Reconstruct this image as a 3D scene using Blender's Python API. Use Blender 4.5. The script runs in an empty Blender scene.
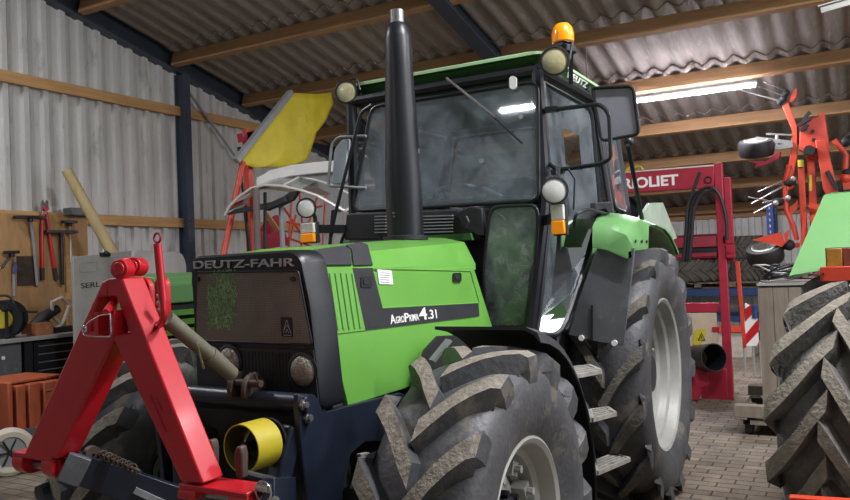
import bpy, bmesh, math, random
from mathutils import Vector, Matrix, Quaternion

random.seed(7)
scene = bpy.context.scene
col = scene.collection
R = math.radians

# ------------------------------------------------------------------ camera
FOCAL = 768.4                                   # pixels at 850 px width
CAM = Vector((5.089, 2.031, 1.546))
YAW, PITCH, ROLL = R(209.156), R(1.173), R(-2.263)
fw = Vector((math.cos(YAW)*math.cos(PITCH), math.sin(YAW)*math.cos(PITCH), math.sin(PITCH)))
rt0 = Vector((math.sin(YAW), -math.cos(YAW), 0)); up0 = rt0.cross(fw)
rt = math.cos(ROLL)*rt0 + math.sin(ROLL)*up0
up = math.cos(ROLL)*up0 - math.sin(ROLL)*rt0
cd = bpy.data.cameras.new('camera'); cam = bpy.data.objects.new('camera', cd); col.objects.link(cam)
cam.matrix_world = Matrix(((rt.x, up.x, -fw.x, CAM.x), (rt.y, up.y, -fw.y, CAM.y), (rt.z, up.z, -fw.z, CAM.z), (0, 0, 0, 1)))
cd.sensor_fit = 'HORIZONTAL'; cd.sensor_width = 36; cd.lens = 36*FOCAL/850
cd.clip_start = .05; cd.clip_end = 200
scene.camera = cam

# ------------------------------------------------------------------ light and exposure
w = bpy.data.worlds.new('world'); scene.world = w; w.use_nodes = True
bg = w.node_tree.nodes['Background']
bg.inputs['Color'].default_value = (.90, .95, 1.0, 1); bg.inputs['Strength'].default_value = .14
vs = scene.view_settings
vs.view_transform = 'Standard'; vs.look = 'None'; vs.gamma = 1; vs.use_curve_mapping = False; vs.exposure = .18

def area(name, loc, size, sizey, power, colr, direction):
    l = bpy.data.lights.new(name, 'AREA'); l.shape = 'RECTANGLE'; l.size = size; l.size_y = sizey
    l.energy = power; l.color = colr
    o = bpy.data.objects.new(name, l); col.objects.link(o); o.location = loc
    o.rotation_euler = Vector(direction).to_track_quat('-Z', 'Y').to_euler()
    return o
# added soft fill from the right side
area('side_fill', (-1.0, 7.6, 3.0), 7.0, 3.0, 170, (.95, .97, 1.0), (.05, -1, -.10))

# ------------------------------------------------------------------ helpers
def on(px, py, ax, val):
    """the point of the plane ax = val seen at photo pixel (px, py)"""
    d = fw + rt*((px-425)/FOCAL) - up*((py-250)/FOCAL)
    i = 'xyz'.index(ax)
    return CAM + d*((val-CAM[i])/d[i])
def onp(px, py, p0, n):
    d = fw + rt*((px-425)/FOCAL) - up*((py-250)/FOCAL)
    p0 = Vector(p0); n = Vector(n)
    return CAM + d*((p0-CAM).dot(n)/d.dot(n))
def V(*a): return Vector(a)

def lin(h):
    h = h.lstrip('#'); c = [int(h[i:i+2], 16)/255 for i in (0, 2, 4)]
    return tuple((x/12.92 if x <= .04045 else ((x+.055)/1.055)**2.4) for x in c) + (1,)

def mat(name, c, rough=.5, metal=0., var=.18, vs=6., dirt=None, bump=None, emis=None, coat=0., spec=.5, stretch=None):
    """procedural principled material: base colour mottled by noise, optional dirt (hex, threshold, scale) and bump (scale, strength)"""
    m = bpy.data.materials.new(name); m.use_nodes = True
    nt = m.node_tree; N = nt.nodes; L = nt.links
    b = N['Principled BSDF']; b.inputs['Roughness'].default_value = rough; b.inputs['Metallic'].default_value = metal
    b.inputs['Specular IOR Level'].default_value = spec
    b.inputs['Coat Weight'].default_value = coat; b.inputs['Coat Roughness'].default_value = .12
    tc = N.new('ShaderNodeTexCoord'); mp = N.new('ShaderNodeMapping'); L.new(tc.outputs['Object'], mp.inputs[0])
    if stretch: mp.inputs['Scale'].default_value = stretch
    n = N.new('ShaderNodeTexNoise'); n.inputs['Scale'].default_value = vs; n.inputs['Detail'].default_value = 6; n.inputs['Roughness'].default_value = .65
    L.new(mp.outputs[0], n.inputs['Vector'])
    r = N.new('ShaderNodeValToRGB'); L.new(n.outputs['Fac'], r.inputs[0])
    base = lin(c)
    r.color_ramp.elements[0].position = .3; r.color_ramp.elements[1].position = .72
    r.color_ramp.elements[0].color = tuple(x*(1-var) for x in base[:3])+(1,)
    r.color_ramp.elements[1].color = tuple(min(1, x*(1+var)) for x in base[:3])+(1,)
    out = r.outputs[0]
    if dirt:
        for dc, th, sc in (dirt if isinstance(dirt, list) else [dirt]):
            n2 = N.new('ShaderNodeTexNoise'); n2.inputs['Scale'].default_value = sc; n2.inputs['Detail'].default_value = 8; n2.inputs['Roughness'].default_value = .7
            L.new(mp.outputs[0], n2.inputs['Vector'])
            r2 = N.new('ShaderNodeValToRGB'); L.new(n2.outputs['Fac'], r2.inputs[0])
            r2.color_ramp.elements[0].position = th; r2.color_ramp.elements[1].position = min(1, th+.14)
            r2.color_ramp.elements[0].color = (0, 0, 0, 1); r2.color_ramp.elements[1].color = (.85, .85, .85, 1)
            mx = N.new('ShaderNodeMix'); mx.data_type = 'RGBA'
            L.new(r2.outputs[0], mx.inputs['Factor']); L.new(out, mx.inputs['A']); mx.inputs['B'].default_value = lin(dc)
            out = mx.outputs['Result']
    L.new(out, b.inputs['Base Color'])
    if bump:
        n3 = N.new('ShaderNodeTexNoise'); n3.inputs['Scale'].default_value = bump[0]; n3.inputs['Detail'].default_value = 6
        L.new(mp.outputs[0], n3.inputs['Vector'])
        bp = N.new('ShaderNodeBump'); bp.inputs['Strength'].default_value = bump[1]; bp.inputs['Distance'].default_value = .01
        L.new(n3.outputs['Fac'], bp.inputs['Height']); L.new(bp.outputs[0], b.inputs['Normal'])
    if emis:
        b.inputs['Emission Color'].default_value = lin(emis[0]); b.inputs['Emission Strength'].default_value = emis[1]
    m.diffuse_color = base
    return m

def glass_mat(name, tint, dust=.12, dustcol='#a8b4bc', dscale=5., sc_x=1.):
    """dusty thin pane: clear, slightly tinted, with a film of dust and a sharp reflection"""
    m = bpy.data.materials.new(name); m.use_nodes = True
    nt = m.node_tree; N = nt.nodes; L = nt.links; N.clear()
    o = N.new('ShaderNodeOutputMaterial'); t = N.new('ShaderNodeBsdfTransparent'); t.inputs[0].default_value = lin(tint)
    d = N.new('ShaderNodeBsdfDiffuse'); d.inputs[0].default_value = lin(dustcol)
    g = N.new('ShaderNodeBsdfGlossy'); g.inputs['Roughness'].default_value = .03; g.inputs['Color'].default_value = (1, 1, 1, 1)
    tc = N.new('ShaderNodeTexCoord'); mp = N.new('ShaderNodeMapping'); mp.inputs['Scale'].default_value = (1, 1, sc_x)
    n = N.new('ShaderNodeTexNoise'); n.inputs['Scale'].default_value = dscale; n.inputs['Detail'].default_value = 9; n.inputs['Roughness'].default_value = .72
    L.new(tc.outputs['Object'], mp.inputs[0]); L.new(mp.outputs[0], n.inputs['Vector'])
    mr = N.new('ShaderNodeMapRange'); mr.inputs[1].default_value = .3; mr.inputs[2].default_value = .75
    mr.inputs[3].default_value = dust*.35; mr.inputs[4].default_value = dust*1.8; L.new(n.outputs['Fac'], mr.inputs[0])
    m1 = N.new('ShaderNodeMixShader'); L.new(mr.outputs[0], m1.inputs[0]); L.new(t.outputs[0], m1.inputs[1]); L.new(d.outputs[0], m1.inputs[2])
    fr = N.new('ShaderNodeFresnel'); fr.inputs[0].default_value = 1.52
    m2 = N.new('ShaderNodeMixShader'); L.new(fr.outputs[0], m2.inputs[0]); L.new(m1.outputs[0], m2.inputs[1]); L.new(g.outputs[0], m2.inputs[2])
    L.new(m2.outputs[0], o.inputs[0]); return m

def frame_from(axis):
    a = Vector(axis).normalized()
    h = Vector((0, 0, 1)) if abs(a.z) < .9 else Vector((1, 0, 0))
    u = h.cross(a).normalized(); v = a.cross(u)
    return u, v, a

class MB:
    """collects shapes in world coordinates, then links them as one mesh object"""
    def __init__(s): s.v = []; s.f = []; s.m = []; s.mi = 0
    def add(s, vs_, fs, mi=None):
        k = len(s.v); s.v += [Vector(q) for q in vs_]
        for f in fs: s.f.append([i+k for i in f]); s.m.append(s.mi if mi is None else mi)
        return s
    def box(s, c, d, rz=0, rot=None, mi=None):
        c = Vector(c); M = rot if rot is not None else Matrix.Rotation(rz, 3, 'Z')
        vs_ = [c + M @ Vector((x*d[0]/2, y*d[1]/2, z*d[2]/2)) for x in (-1, 1) for y in (-1, 1) for z in (-1, 1)]
        return s.add(vs_, [(0, 1, 3, 2), (4, 6, 7, 5), (0, 4, 5, 1), (2, 3, 7, 6), (0, 2, 6, 4), (1, 5, 7, 3)], mi)
    def lohi(s, a, b, mi=None):
        a = Vector(a); b = Vector(b); return s.box((a+b)/2, [abs(x) for x in (b-a)], mi=mi)
    def bar(s, a, b, w_, h_, roll=None, mi=None):
        """rectangular bar from a to b, w_ along 'side', h_ along 'roll' direction (default up)"""
        a = Vector(a); b = Vector(b); d = (b-a); L = d.length; d.normalize()
        r_ = Vector(roll) if roll is not None else Vector((0, 0, 1))
        if abs(r_.normalized().dot(d)) > .98: r_ = Vector((1, 0, 0))
        sd = d.cross(r_).normalized(); u = sd.cross(d)
        vs_ = [p + sd*x*w_/2 + u*y*h_/2 for p in (a, b) for x in (-1, 1) for y in (-1, 1)]
        return s.add(vs_, [(0, 1, 3, 2), (4, 6, 7, 5), (0, 4, 5, 1), (2, 3, 7, 6), (0, 2, 6, 4), (1, 5, 7, 3)], mi)
    def prism(s, pts, vec, mi=None):
        n = len(pts); vec = Vector(vec); P = [Vector(q) for q in pts]
        fs = [list(range(n))[::-1], list(range(n, 2*n))] + [(i, (i+1) % n, n+(i+1) % n, n+i) for i in range(n)]
        return s.add(P+[q+vec for q in P], fs, mi)
    def loft(s, rings, closed=True, cap=True, mi=None):
        n = len(rings[0]); vs_ = [q for r_ in rings for q in r_]; fs = []
        for i in range(len(rings)-1):
            for j in range(n if closed else n-1):
                fs.append((i*n+j, i*n+(j+1) % n, (i+1)*n+(j+1) % n, (i+1)*n+j))
        if cap and closed: fs += [tuple(range(n))[::-1], tuple((len(rings)-1)*n+j for j in range(n))]
        return s.add(vs_, fs, mi)
    def tube(s, pts, r, n=10, mi=None, close=False):
        P = [Vector(q) for q in pts]; k = len(P); rr = r if isinstance(r, (list, tuple)) else [r]*k
        rings = []; prev = None
        for i, q in enumerate(P):
            if close: t = (P[(i+1) % k]-P[i-1])
            else: t = P[min(i+1, k-1)]-P[max(i-1, 0)]
            if t.length < 1e-7: t = Vector((0, 0, 1))
            t.normalize()
            if prev is None: u, v, _ = frame_from(t)
            else:
                u = prev - t*prev.dot(t)
                if u.length < 1e-6: u, v, _ = frame_from(t)
                u.normalize(); v = t.cross(u)
            prev = u
            rings.append([q + (u*math.cos(a)+v*math.sin(a))*rr[i] for a in [2*math.pi*j/n for j in range(n)]])
        if close: rings.append(rings[0])
        return s.loft(rings, cap=not close, mi=mi)
    def cyl(s, a, b, r0, r1=None, n=24, mi=None):
        return s.tube([a, b], [r0, r0 if r1 is None else r1], n, mi)
    def lathe(s, prof, o, axis, n=32, mi=None, closed_prof=False):
        """prof: (radius, height along axis)"""
        u, v, a = frame_from(axis); o = Vector(o); rings = []
        for j in range(n):
            t = 2*math.pi*j/n; d = u*math.cos(t)+v*math.sin(t)
            rings.append([o + d*r_ + a*h for r_, h in prof])
        m = len(prof); vs_ = [q for r_ in rings for q in r_]; fs = []
        for j in range(n):
            j2 = (j+1) % n
            for i in range(m if closed_prof else m-1):
                i2 = (i+1) % m
                fs.append((j*m+i, j*m+i2, j2*m+i2, j2*m+i))
        return s.add(vs_, fs, mi)
    def ball(s, c, r, n=12, sc=(1, 1, 1), mi=None):
        prof = [(math.sin(math.pi*i/n)*r, -math.cos(math.pi*i/n)*r) for i in range(n+1)]
        k = len(s.v); s.lathe(prof, (0, 0, 0), (0, 0, 1), 2*n, mi)
        c = Vector(c)
        for i in range(k, len(s.v)): q = s.v[i]; s.v[i] = Vector((q.x*sc[0], q.y*sc[1], q.z*sc[2])) + c
        return s
    def xf(s, M, k=0):
        for i in range(k, len(s.v)): s.v[i] = M @ s.v[i]
        return s
    def build(s, name, mats, parent=None, bevel=0, smooth=35, origin=None, merge=True):
        if not isinstance(mats, (list, tuple)): mats = [mats]
        if parent is not None:
            r_ = parent
            while r_.parent: r_ = r_.parent
            off = r_.location.copy()
        elif origin is not None: off = Vector(origin)
        else:
            lo = [min(q[i] for q in s.v) for i in range(3)]; hi = [max(q[i] for q in s.v) for i in range(3)]
            off = Vector(((lo[0]+hi[0])/2, (lo[1]+hi[1])/2, lo[2]))
        me = bpy.data.meshes.new(name)
        me.from_pydata([tuple(q-off) for q in s.v], [], s.f); 
        for m_ in mats: me.materials.append(m_)
        for p_, mi in zip(me.polygons, s.m): p_.material_index = mi
        bm = bmesh.new(); bm.from_mesh(me)
        if merge: bmesh.ops.remove_doubles(bm, verts=bm.verts, dist=1e-5)
        bmesh.ops.recalc_face_normals(bm, faces=bm.faces)
        bm.to_mesh(me); bm.free()
        if smooth: me.shade_smooth(); me.set_sharp_from_angle(angle=R(smooth))
        o = bpy.data.objects.new(name, me); col.objects.link(o)
        if parent is not None: o.parent = parent
        else: o.location = off
        if bevel:
            b = o.modifiers.new('bevel', 'BEVEL'); b.width = bevel; b.segments = 2; b.limit_method = 'ANGLE'; b.angle_limit = R(40)
        return o

def tag(o, label=None, cat=None, group=None, kind=None):
    if label: o['label'] = label
    if cat: o['category'] = cat
    if group: o['group'] = group
    if kind: o['kind'] = kind
    return o
def thing(name, loc, label, cat, group=None):
    o = bpy.data.objects.new(name, None); col.objects.link(o); o.location = loc; o.empty_display_size = .1
    return tag(o, label, cat, group)
def copy_tree(o, parent=None):
    c = o.copy(); col.objects.link(c)
    if parent is not None: c.parent = parent
    for ch in [q for q in bpy.data.objects if q.parent == o and q != c]: copy_tree(ch, c)
    return c
def lettering(name, txt, m, parent, p0, xdir, ydir, width, height, extrude=.002, shear=0, bold=.0):
    """text as a mesh, lower left at p0, filling width x height along xdir / ydir"""
    cu = bpy.data.curves.new('t', 'FONT'); cu.body = txt; cu.extrude = .02; cu.shear = shear; cu.offset = bold
    to = bpy.data.objects.new('t', cu); col.objects.link(to)
    bpy.context.view_layer.update()
    me = bpy.data.meshes.new_from_object(to.evaluated_get(bpy.context.evaluated_depsgraph_get()))
    bpy.data.objects.remove(to); bpy.data.curves.remove(cu)
    xs = [v.co.x for v in me.vertices]; ys = [v.co.y for v in me.vertices]
    x0, x1, y0, y1 = min(xs), max(xs), min(ys), max(ys)
    X = Vector(xdir).normalized(); Y = Vector(ydir).normalized(); Z = X.cross(Y).normalized(); p0 = Vector(p0)
    r_ = parent
    while r_ is not None and r_.parent: r_ = r_.parent
    off = r_.location.copy() if r_ is not None else Vector((0, 0, 0))
    for v in me.vertices:
        v.co = p0 + X*((v.co.x-x0)/(x1-x0)*width) + Y*((v.co.y-y0)/(y1-y0)*height) + Z*(v.co.z/.02*extrude) - off
    me.name = name; me.materials.clear(); me.materials.append(m)
    o = bpy.data.objects.new(name, me); col.objects.link(o)
    if parent is not None: o.parent = parent
    return o
def rrect(cx, cy, w_, h_, r, n=4):
    """rounded rectangle as 2-D points"""
    out = []
    for sx, sy, a0 in ((1, 1, 0), (-1, 1, 90), (-1, -1, 180), (1, -1, 270)):
        for i in range(n+1):
            a = R(a0+90*i/n); out.append((cx+sx*(w_/2-r)+r*math.cos(a), cy+sy*(h_/2-r)+r*math.sin(a)))
    return out
def rpoly(pts, r, n=4):
    """round the corners of a 3-D polygon"""
    P = [Vector(q) for q in pts]; out = []; k = len(P)
    for i in range(k):
        a, b, c = P[i-1], P[i], P[(i+1) % k]
        d1 = (a-b); d2 = (c-b); l = min(r, d1.length*.45, d2.length*.45)
        s_ = b+d1.normalized()*l; e = b+d2.normalized()*l
        for j in range(n+1):
            t = j/n; out.append(s_*(1-t)**2 + b*2*t*(1-t) + e*t*t)
    return out
def rpath(pts, r, n=4):
    P = [Vector(q) for q in pts]; out = [P[0]]
    for i in range(1, len(P)-1):
        a, b, c = P[i-1], P[i], P[i+1]
        d1 = (a-b); d2 = (c-b); l = min(r, d1.length*.45, d2.length*.45)
        s_ = b+d1.normalized()*l; e = b+d2.normalized()*l
        for j in range(n+1):
            t = j/n; out.append(s_*(1-t)**2 + b*2*t*(1-t) + e*t*t)
    return out+[P[-1]]

# ------------------------------------------------------------------ materials
M = {}
M['green'] = mat('green_paint', '#66a244', .32, var=.06, vs=3, coat=.3, dirt=('#6f9a55', .66, 9))
M['green_roof'] = mat('dark_green_paint', '#3c6a33', .4, var=.12)
M['green_pale'] = mat('pale_green_paint', '#5f9055', .42, var=.07, vs=3, dirt=('#7fae74', .62, 7))
M['green_edge'] = mat('light_green_edge', '#a9cf9c', .45, var=.1)
M['black'] = mat('black_paint', '#1b1d22', .38, var=.25, vs=8, dirt=('#45484c', .68, 14))
M['blackp'] = mat('black_plastic', '#26272b', .55, var=.25, vs=10, dirt=('#5a5c5e', .7, 12))
M['navy'] = mat('blue_black_paint', '#1e2533', .38, var=.25, vs=7, dirt=('#59616c', .68, 30))
M['rubber'] = mat('tyre_rubber', '#444547', .5, var=.28, vs=7, dirt=[('#7c7566', .55, 6), ('#2e2f30', .60, 12), ('#8d8573', .66, 35)], bump=(40, .3))
M['mud'] = mat('dried_mud_on_lugs', '#7d776a', .9, var=.3, vs=22, dirt=[('#57524a', .55, 16), ('#aaa08a', .66, 60)], bump=(60, .8))
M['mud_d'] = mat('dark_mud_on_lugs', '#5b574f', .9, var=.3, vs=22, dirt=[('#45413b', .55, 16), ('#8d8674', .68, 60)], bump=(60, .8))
M['rim'] = mat('silver_wheel_paint', '#9b9b95', .5, metal=.15, var=.15, vs=4, dirt=('#77756c', .6, 8))
M['steel'] = mat('bare_steel', '#9a9a98', .35, metal=.8, var=.25, vs=12)
M['alu'] = mat('worn_aluminium', '#b9b6ae', .45, metal=.5, var=.3, vs=20, dirt=('#55524c', .6, 12))
M['redp'] = mat('bright_red_paint', '#b81a25', .35, var=.08, vs=4, coat=.12, dirt=('#b81a26', .6, 14))
M['redm'] = mat('machine_red_paint', '#9e2236', .45, var=.15, vs=5, dirt=('#7c2a30', .68, 10))
M['orange'] = mat('orange_red_paint', '#c4412b', .42, var=.14, vs=6, dirt=('#a13a26', .66, 12))
M['wood'] = mat('sawn_spruce', '#a8835c', .75, var=.22, vs=3.2, stretch=(5, .5, 8), dirt=('#8a6543', .62, 7), bump=(30, .25))
M['woodx'] = mat('sawn_spruce_girt', '#c49a66', .75, var=.2, vs=3.2, stretch=(.5, 5, 8), dirt=('#97713f', .64, 7), bump=(30, .25))
M['ply'] = mat('plywood_board', '#b08a5c', .7, var=.22, vs=3, stretch=(4, 4, .7), dirt=[('#8c6a45', .6, 5), ('#c9a97b', .64, 4)])
M['oldwood'] = mat('weathered_boards', '#786e5f', .85, var=.25, vs=4, stretch=(6, 6, .7), dirt=('#5a4f42', .63, 9), bump=(30, .4))
M['pole'] = mat('peeled_pole_wood', '#b9a779', .7, var=.2, vs=4, stretch=(3, 3, .6), dirt=('#8d7a50', .6, 8))
M['beam'] = mat('blue_grey_steel_beam', '#474f5d', .4, metal=.2, var=.15, vs=6)
M['zinc'] = mat('galvanised_sheet', '#a3a39f', .45, metal=.35, var=.12, vs=3, dirt=('#85857f', .6, 2.5))
M['dusty'] = mat('dusty_black_sheet', '#5b5e61', .42, var=.25, vs=4, dirt=('#77787a', .55, 6))
M['lens'] = mat('lamp_lens', '#d5d6d0', .15, var=.12, vs=14, bump=(60, .12), coat=.6)
M['hlens'] = mat('old_headlight_glass', '#8f8c7e', .2, metal=.3, var=.3, vs=40, bump=(120, .6), coat=.6)
M['guardin_shade'] = mat('guard_inside_shade', '#4f481f', .6, var=.2)  # yellow darkened for the shade inside the tube
M['lens_y'] = mat('warm_lamp_lens', '#bdb68e', .2, var=.2, vs=14, bump=(60, .15), coat=.6)
M['amber'] = mat('amber_lens', '#e8920f', .2, var=.12, coat=.6, emis=('#ff8a00', .25))
M['clear'] = mat('white_lens', '#d9d6cc', .25, var=.1, vs=40, coat=.6)
M['white'] = mat('white_lettering', '#e9e9e4', .5, var=.05)
M['badge'] = mat('silver_lettering', '#b4b3af', .35, metal=.6, var=.1)
M['yellow'] = mat('yellow_plastic', '#b8aa2c', .45, var=.12, dirt=('#8f8526', .66, 9))
M['rust'] = mat('rusty_steel', '#4d3f36', .6, metal=.3, var=.35, vs=14, dirt=('#7a5a42', .6, 14))
M['greyp'] = mat('grey_paint', '#8d8f90', .5, var=.12)
M['dark'] = mat('dark_machinery', '#17181a', .7, var=.3, vs=10)
M['olive'] = mat('olive_grey_paint', '#6c6a5a', .45, var=.15, dirt=('#8b8878', .62, 12))
M['blue'] = mat('blue_rack_paint', '#2f55a8', .5, var=.15)
M['navyrack'] = mat('dark_blue_rack_paint', '#20406e', .5, var=.15)
M['glass'] = glass_mat('dusty_windscreen', '#f4fafd', .17, '#cddbe6', dscale=6)
M['glass_s'] = glass_mat('dusty_side_glass', '#f2f8fa', .15, '#c6d2da', 5)
M['glass_l'] = glass_mat('dirty_lower_glass', '#dfeae6', .3, '#b5c2be', 14)
M['mirror'] = mat('mirror_glass', '#cdd4da', .06, metal=.95, var=.03)
M['seat'] = mat('dark_seat_fabric', '#202226', .9, var=.2)
M['cable'] = mat('black_cable', '#1c1c1e', .5, var=.2)
M['silverwire'] = mat('bright_wire', '#c9c9c6', .25, metal=.9, var=.1)
M['tarp'] = mat('yellow_tarpaulin', '#cfbe2e', .5, var=.14, vs=4, dirt=('#8f8222', .66, 6), bump=(10, .5))
# ================================================================== THE SHED
KS, Z0 = .2388, 5.0735                 # roof underside plane z = Z0 + KS x (bottom edge of purlins)
def zr(x): return Z0 + KS*x
RIDGE = 6.2
YW, XB = -6.30, -11.5                  # gable wall plane, back wall plane
PITCHW = .25
# floor of grey pavers
def floor_mat():
    m = bpy.data.materials.new('grey_pavers'); m.use_nodes = True; nt = m.node_tree; N = nt.nodes; L = nt.links; b = N['Principled BSDF']
    tc = N.new('ShaderNodeTexCoord'); mp = N.new('ShaderNodeMapping'); mp.inputs['Rotation'].default_value = (0, 0, R(90)); L.new(tc.outputs['Object'], mp.inputs[0])
    br = N.new('ShaderNodeTexBrick'); L.new(mp.outputs[0], br.inputs['Vector'])
    br.inputs['Scale'].default_value = 1; br.inputs['Brick Width'].default_value = .21; br.inputs['Row Height'].default_value = .105
    br.inputs['Mortar Size'].default_value = .006; br.inputs['Mortar Smooth'].default_value = .3; br.inputs['Bias'].default_value = -.1
    br.inputs['Color1'].default_value = lin('#7b7164'); br.inputs['Color2'].default_value = lin('#91867a'); br.inputs['Mortar'].default_value = lin('#3c372f')
    n = N.new('ShaderNodeTexNoise'); n.inputs['Scale'].default_value = 1.6; n.inputs['Detail'].default_value = 9; n.inputs['Roughness'].default_value = .7; L.new(mp.outputs[0], n.inputs['Vector'])
    r = N.new('ShaderNodeValToRGB'); L.new(n.outputs['Fac'], r.inputs[0]); r.color_ramp.elements[0].position = .35; r.color_ramp.elements[1].position = .7
    r.color_ramp.elements[0].color = (.40, .37, .33, 1); r.color_ramp.elements[1].color = (1.15, 1.12, 1.05, 1)
    mx = N.new('ShaderNodeMix'); mx.data_type = 'RGBA'; mx.blend_type = 'MULTIPLY'; mx.inputs['Factor'].default_value = 1
    L.new(br.outputs['Color'], mx.inputs['A']); L.new(r.outputs[0], mx.inputs['B'])
    n2 = N.new('ShaderNodeTexNoise'); n2.inputs['Scale'].default_value = 55; n2.inputs['Detail'].default_value = 5; L.new(mp.outputs[0], n2.inputs['Vector'])
    r2 = N.new('ShaderNodeValToRGB'); L.new(n2.outputs['Fac'], r2.inputs[0]); r2.color_ramp.elements[0].position = .66; r2.color_ramp.elements[1].position = .72
    mx2 = N.new('ShaderNodeMix'); mx2.data_type = 'RGBA'; L.new(r2.outputs[0], mx2.inputs['Factor']); L.new(mx.outputs['Result'], mx2.inputs['A']); mx2.inputs['B'].default_value = lin('#b3a586')
    L.new(mx2.outputs['Result'], b.inputs['Base Color']); b.inputs['Roughness'].default_value = .75
    bp = N.new('ShaderNodeBump'); bp.inputs['Strength'].default_value = .6; bp.inputs['Distance'].default_value = .008; bp.invert = True
    L.new(br.outputs['Fac'], bp.inputs['Height']); L.new(bp.outputs[0], b.inputs['Normal'])
    return m
fl = MB(); fl.lohi((XB, YW, -.15), (12, 8, 0)); tag(fl.build('floor', floor_mat(), origin=(0, 0, 0), smooth=0), kind='structure')

# gable wall of trapezoid sheeting, cut to the roof line
def sheet_profile(s, period, rib, slope, h):
    s = s % period
    if s < slope: return h*s/slope
    if s < slope+rib: return h
    if s < 2*slope+rib: return h*(1-(s-slope-rib)/slope)
    return 0
def gable():
    g = MB(); per, rib, sl, h = PITCHW, .066, .014, .050
    xs = []; x = XB
    while x < RIDGE:
        # rib, an added groove that darkens like the rib's cast shadow, a shallow stiffening swage in the pan
        for d, hh in ((0, -.034), (.016, -.034), (.017, 0), (.02, 0), (.02+sl, h), (.02+sl+rib, h), (.02+2*sl+rib, 0), (.15, 0), (.155, .006), (.20, .006), (.205, 0), (.246, 0)): xs.append((x+d, hh))
        x += per
    xs.append((x, 0)); top = []; bot = []
    for X, hh in xs:
        top.append(Vector((X, YW+hh, zr(X)+.26))); bot.append(Vector((X, YW+hh, 0)))
    back_t = [Vector((q.x, YW-.05, q.z)) for q in top]; back_b = [Vector((q.x, YW-.05, q.z)) for q in bot]
    n = len(top)
    g.add(top+bot, [(i, i+1, n+i+1, n+i) for i in range(n-1)])
    g.add(back_t+back_b, [(i, n+i, n+i+1, i+1) for i in range(n-1)])
    g.add([top[0], back_t[0], back_t[-1], top[-1]], [(0, 1, 2, 3)])
    return g
wallmat = mat('white_wall_sheeting', '#d0d0cc', .5, metal=.1, var=.1, vs=2, stretch=(2, 1, .5), dirt=[('#a3a39e', .56, 3), ('#8b8b86', .66, 7), ('#deded9', .68, 5)])
tag(gable().build('wall_left', wallmat, origin=(0, 0, 0), smooth=0), kind='structure')
def back():
    g = MB(); per, rib, sl, h = PITCHW, .10, .02, .03; y = YW; pts = []
    while y < 8:
        for d in (0, sl, sl+rib, 2*sl+rib): pts.append((y+d, h if d in (sl, sl+rib) else 0))
        y += per
    n = len(pts)
    g.add([Vector((XB+hh, Y, zr(XB)+.3)) for Y, hh in pts]+[Vector((XB+hh, Y, 0)) for Y, hh in pts], [(i, i+1, n+i+1, n+i) for i in range(n-1)])
    g.add([Vector((XB+hh-.01, Y, zr(XB)+.3)) for Y, hh in pts]+[Vector((XB+hh-.01, Y, 0)) for Y, hh in pts], [(i, n+i, n+i+1, i+1) for i in range(n-1)])
    return g
tag(back().build('wall_back', wallmat, origin=(0, 0, 0), smooth=0), kind='structure')

# corrugated fibre cement roof, one course of sheets per purlin bay, laps showing as wavy edges
PUR = [-11.3, -9.85, -8.45, -6.97, -5.45, -3.97, -2.57, -1.12, .33, 1.78, 3.23, 4.68, 6.1]
roofm = mat('fibre_cement_sheet', '#968f87', .85, var=.22, vs=3, stretch=(.6, 4, 1), dirt=[('#bfb9b0', .56, 5), ('#5d5650', .60, 2.5), ('#4a443f', .68, 12)], bump=(50, .2))
def roof():
    g = MB(); A = .036; ny = 7; dy = .25/ny; y0, y1 = YW-.3, 8.0
    edges = [XB-.25]+[p+.10 for p in PUR[1:]]+[RIDGE+.15]
    for k in range(len(edges)-1):
        xa, xb = edges[k], edges[k+1]+.06
        lift = .172+.0
        cnt = int((y1-y0)/dy)
        for zoff, flip in ((0, 0), (.008, 1)):
            vs_ = []
            for X, dz in ((xa, .014), (xb, -.006)):
                for j in range(cnt+1):
                    Y = y0+j*dy
                    vs_.append((X, Y, zr(X)+lift+A+dz+zoff+A*math.sin(2*math.pi*Y/.25)))
            n = cnt+1; g.add(vs_, [(i, i+1, n+i+1, n+i) for i in range(cnt)])
        a = len(g.v)-4*(cnt+1); n = cnt+1
        for base in (0, n):
            g.f += [(a+base+i, a+base+i+1, a+2*n+base+i+1, a+2*n+base+i) for i in range(cnt)]; g.m += [0]*cnt
    return g
tag(roof().build('ceiling', roofm, origin=(0, 0, 0), smooth=50, merge=False), kind='structure')
# far slope beyond the ridge keeps the shed closed overhead
g = MB(); g.prism([(RIDGE, YW-.3, zr(RIDGE)+.25), (RIDGE, 8, zr(RIDGE)+.25), (12, 8, zr(.4)+.25), (12, YW-.3, zr(.4)+.25)], (0, 0, .02))
tag(g.build('ceiling', roofm, origin=(0, 0, 0)), kind='structure')

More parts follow.
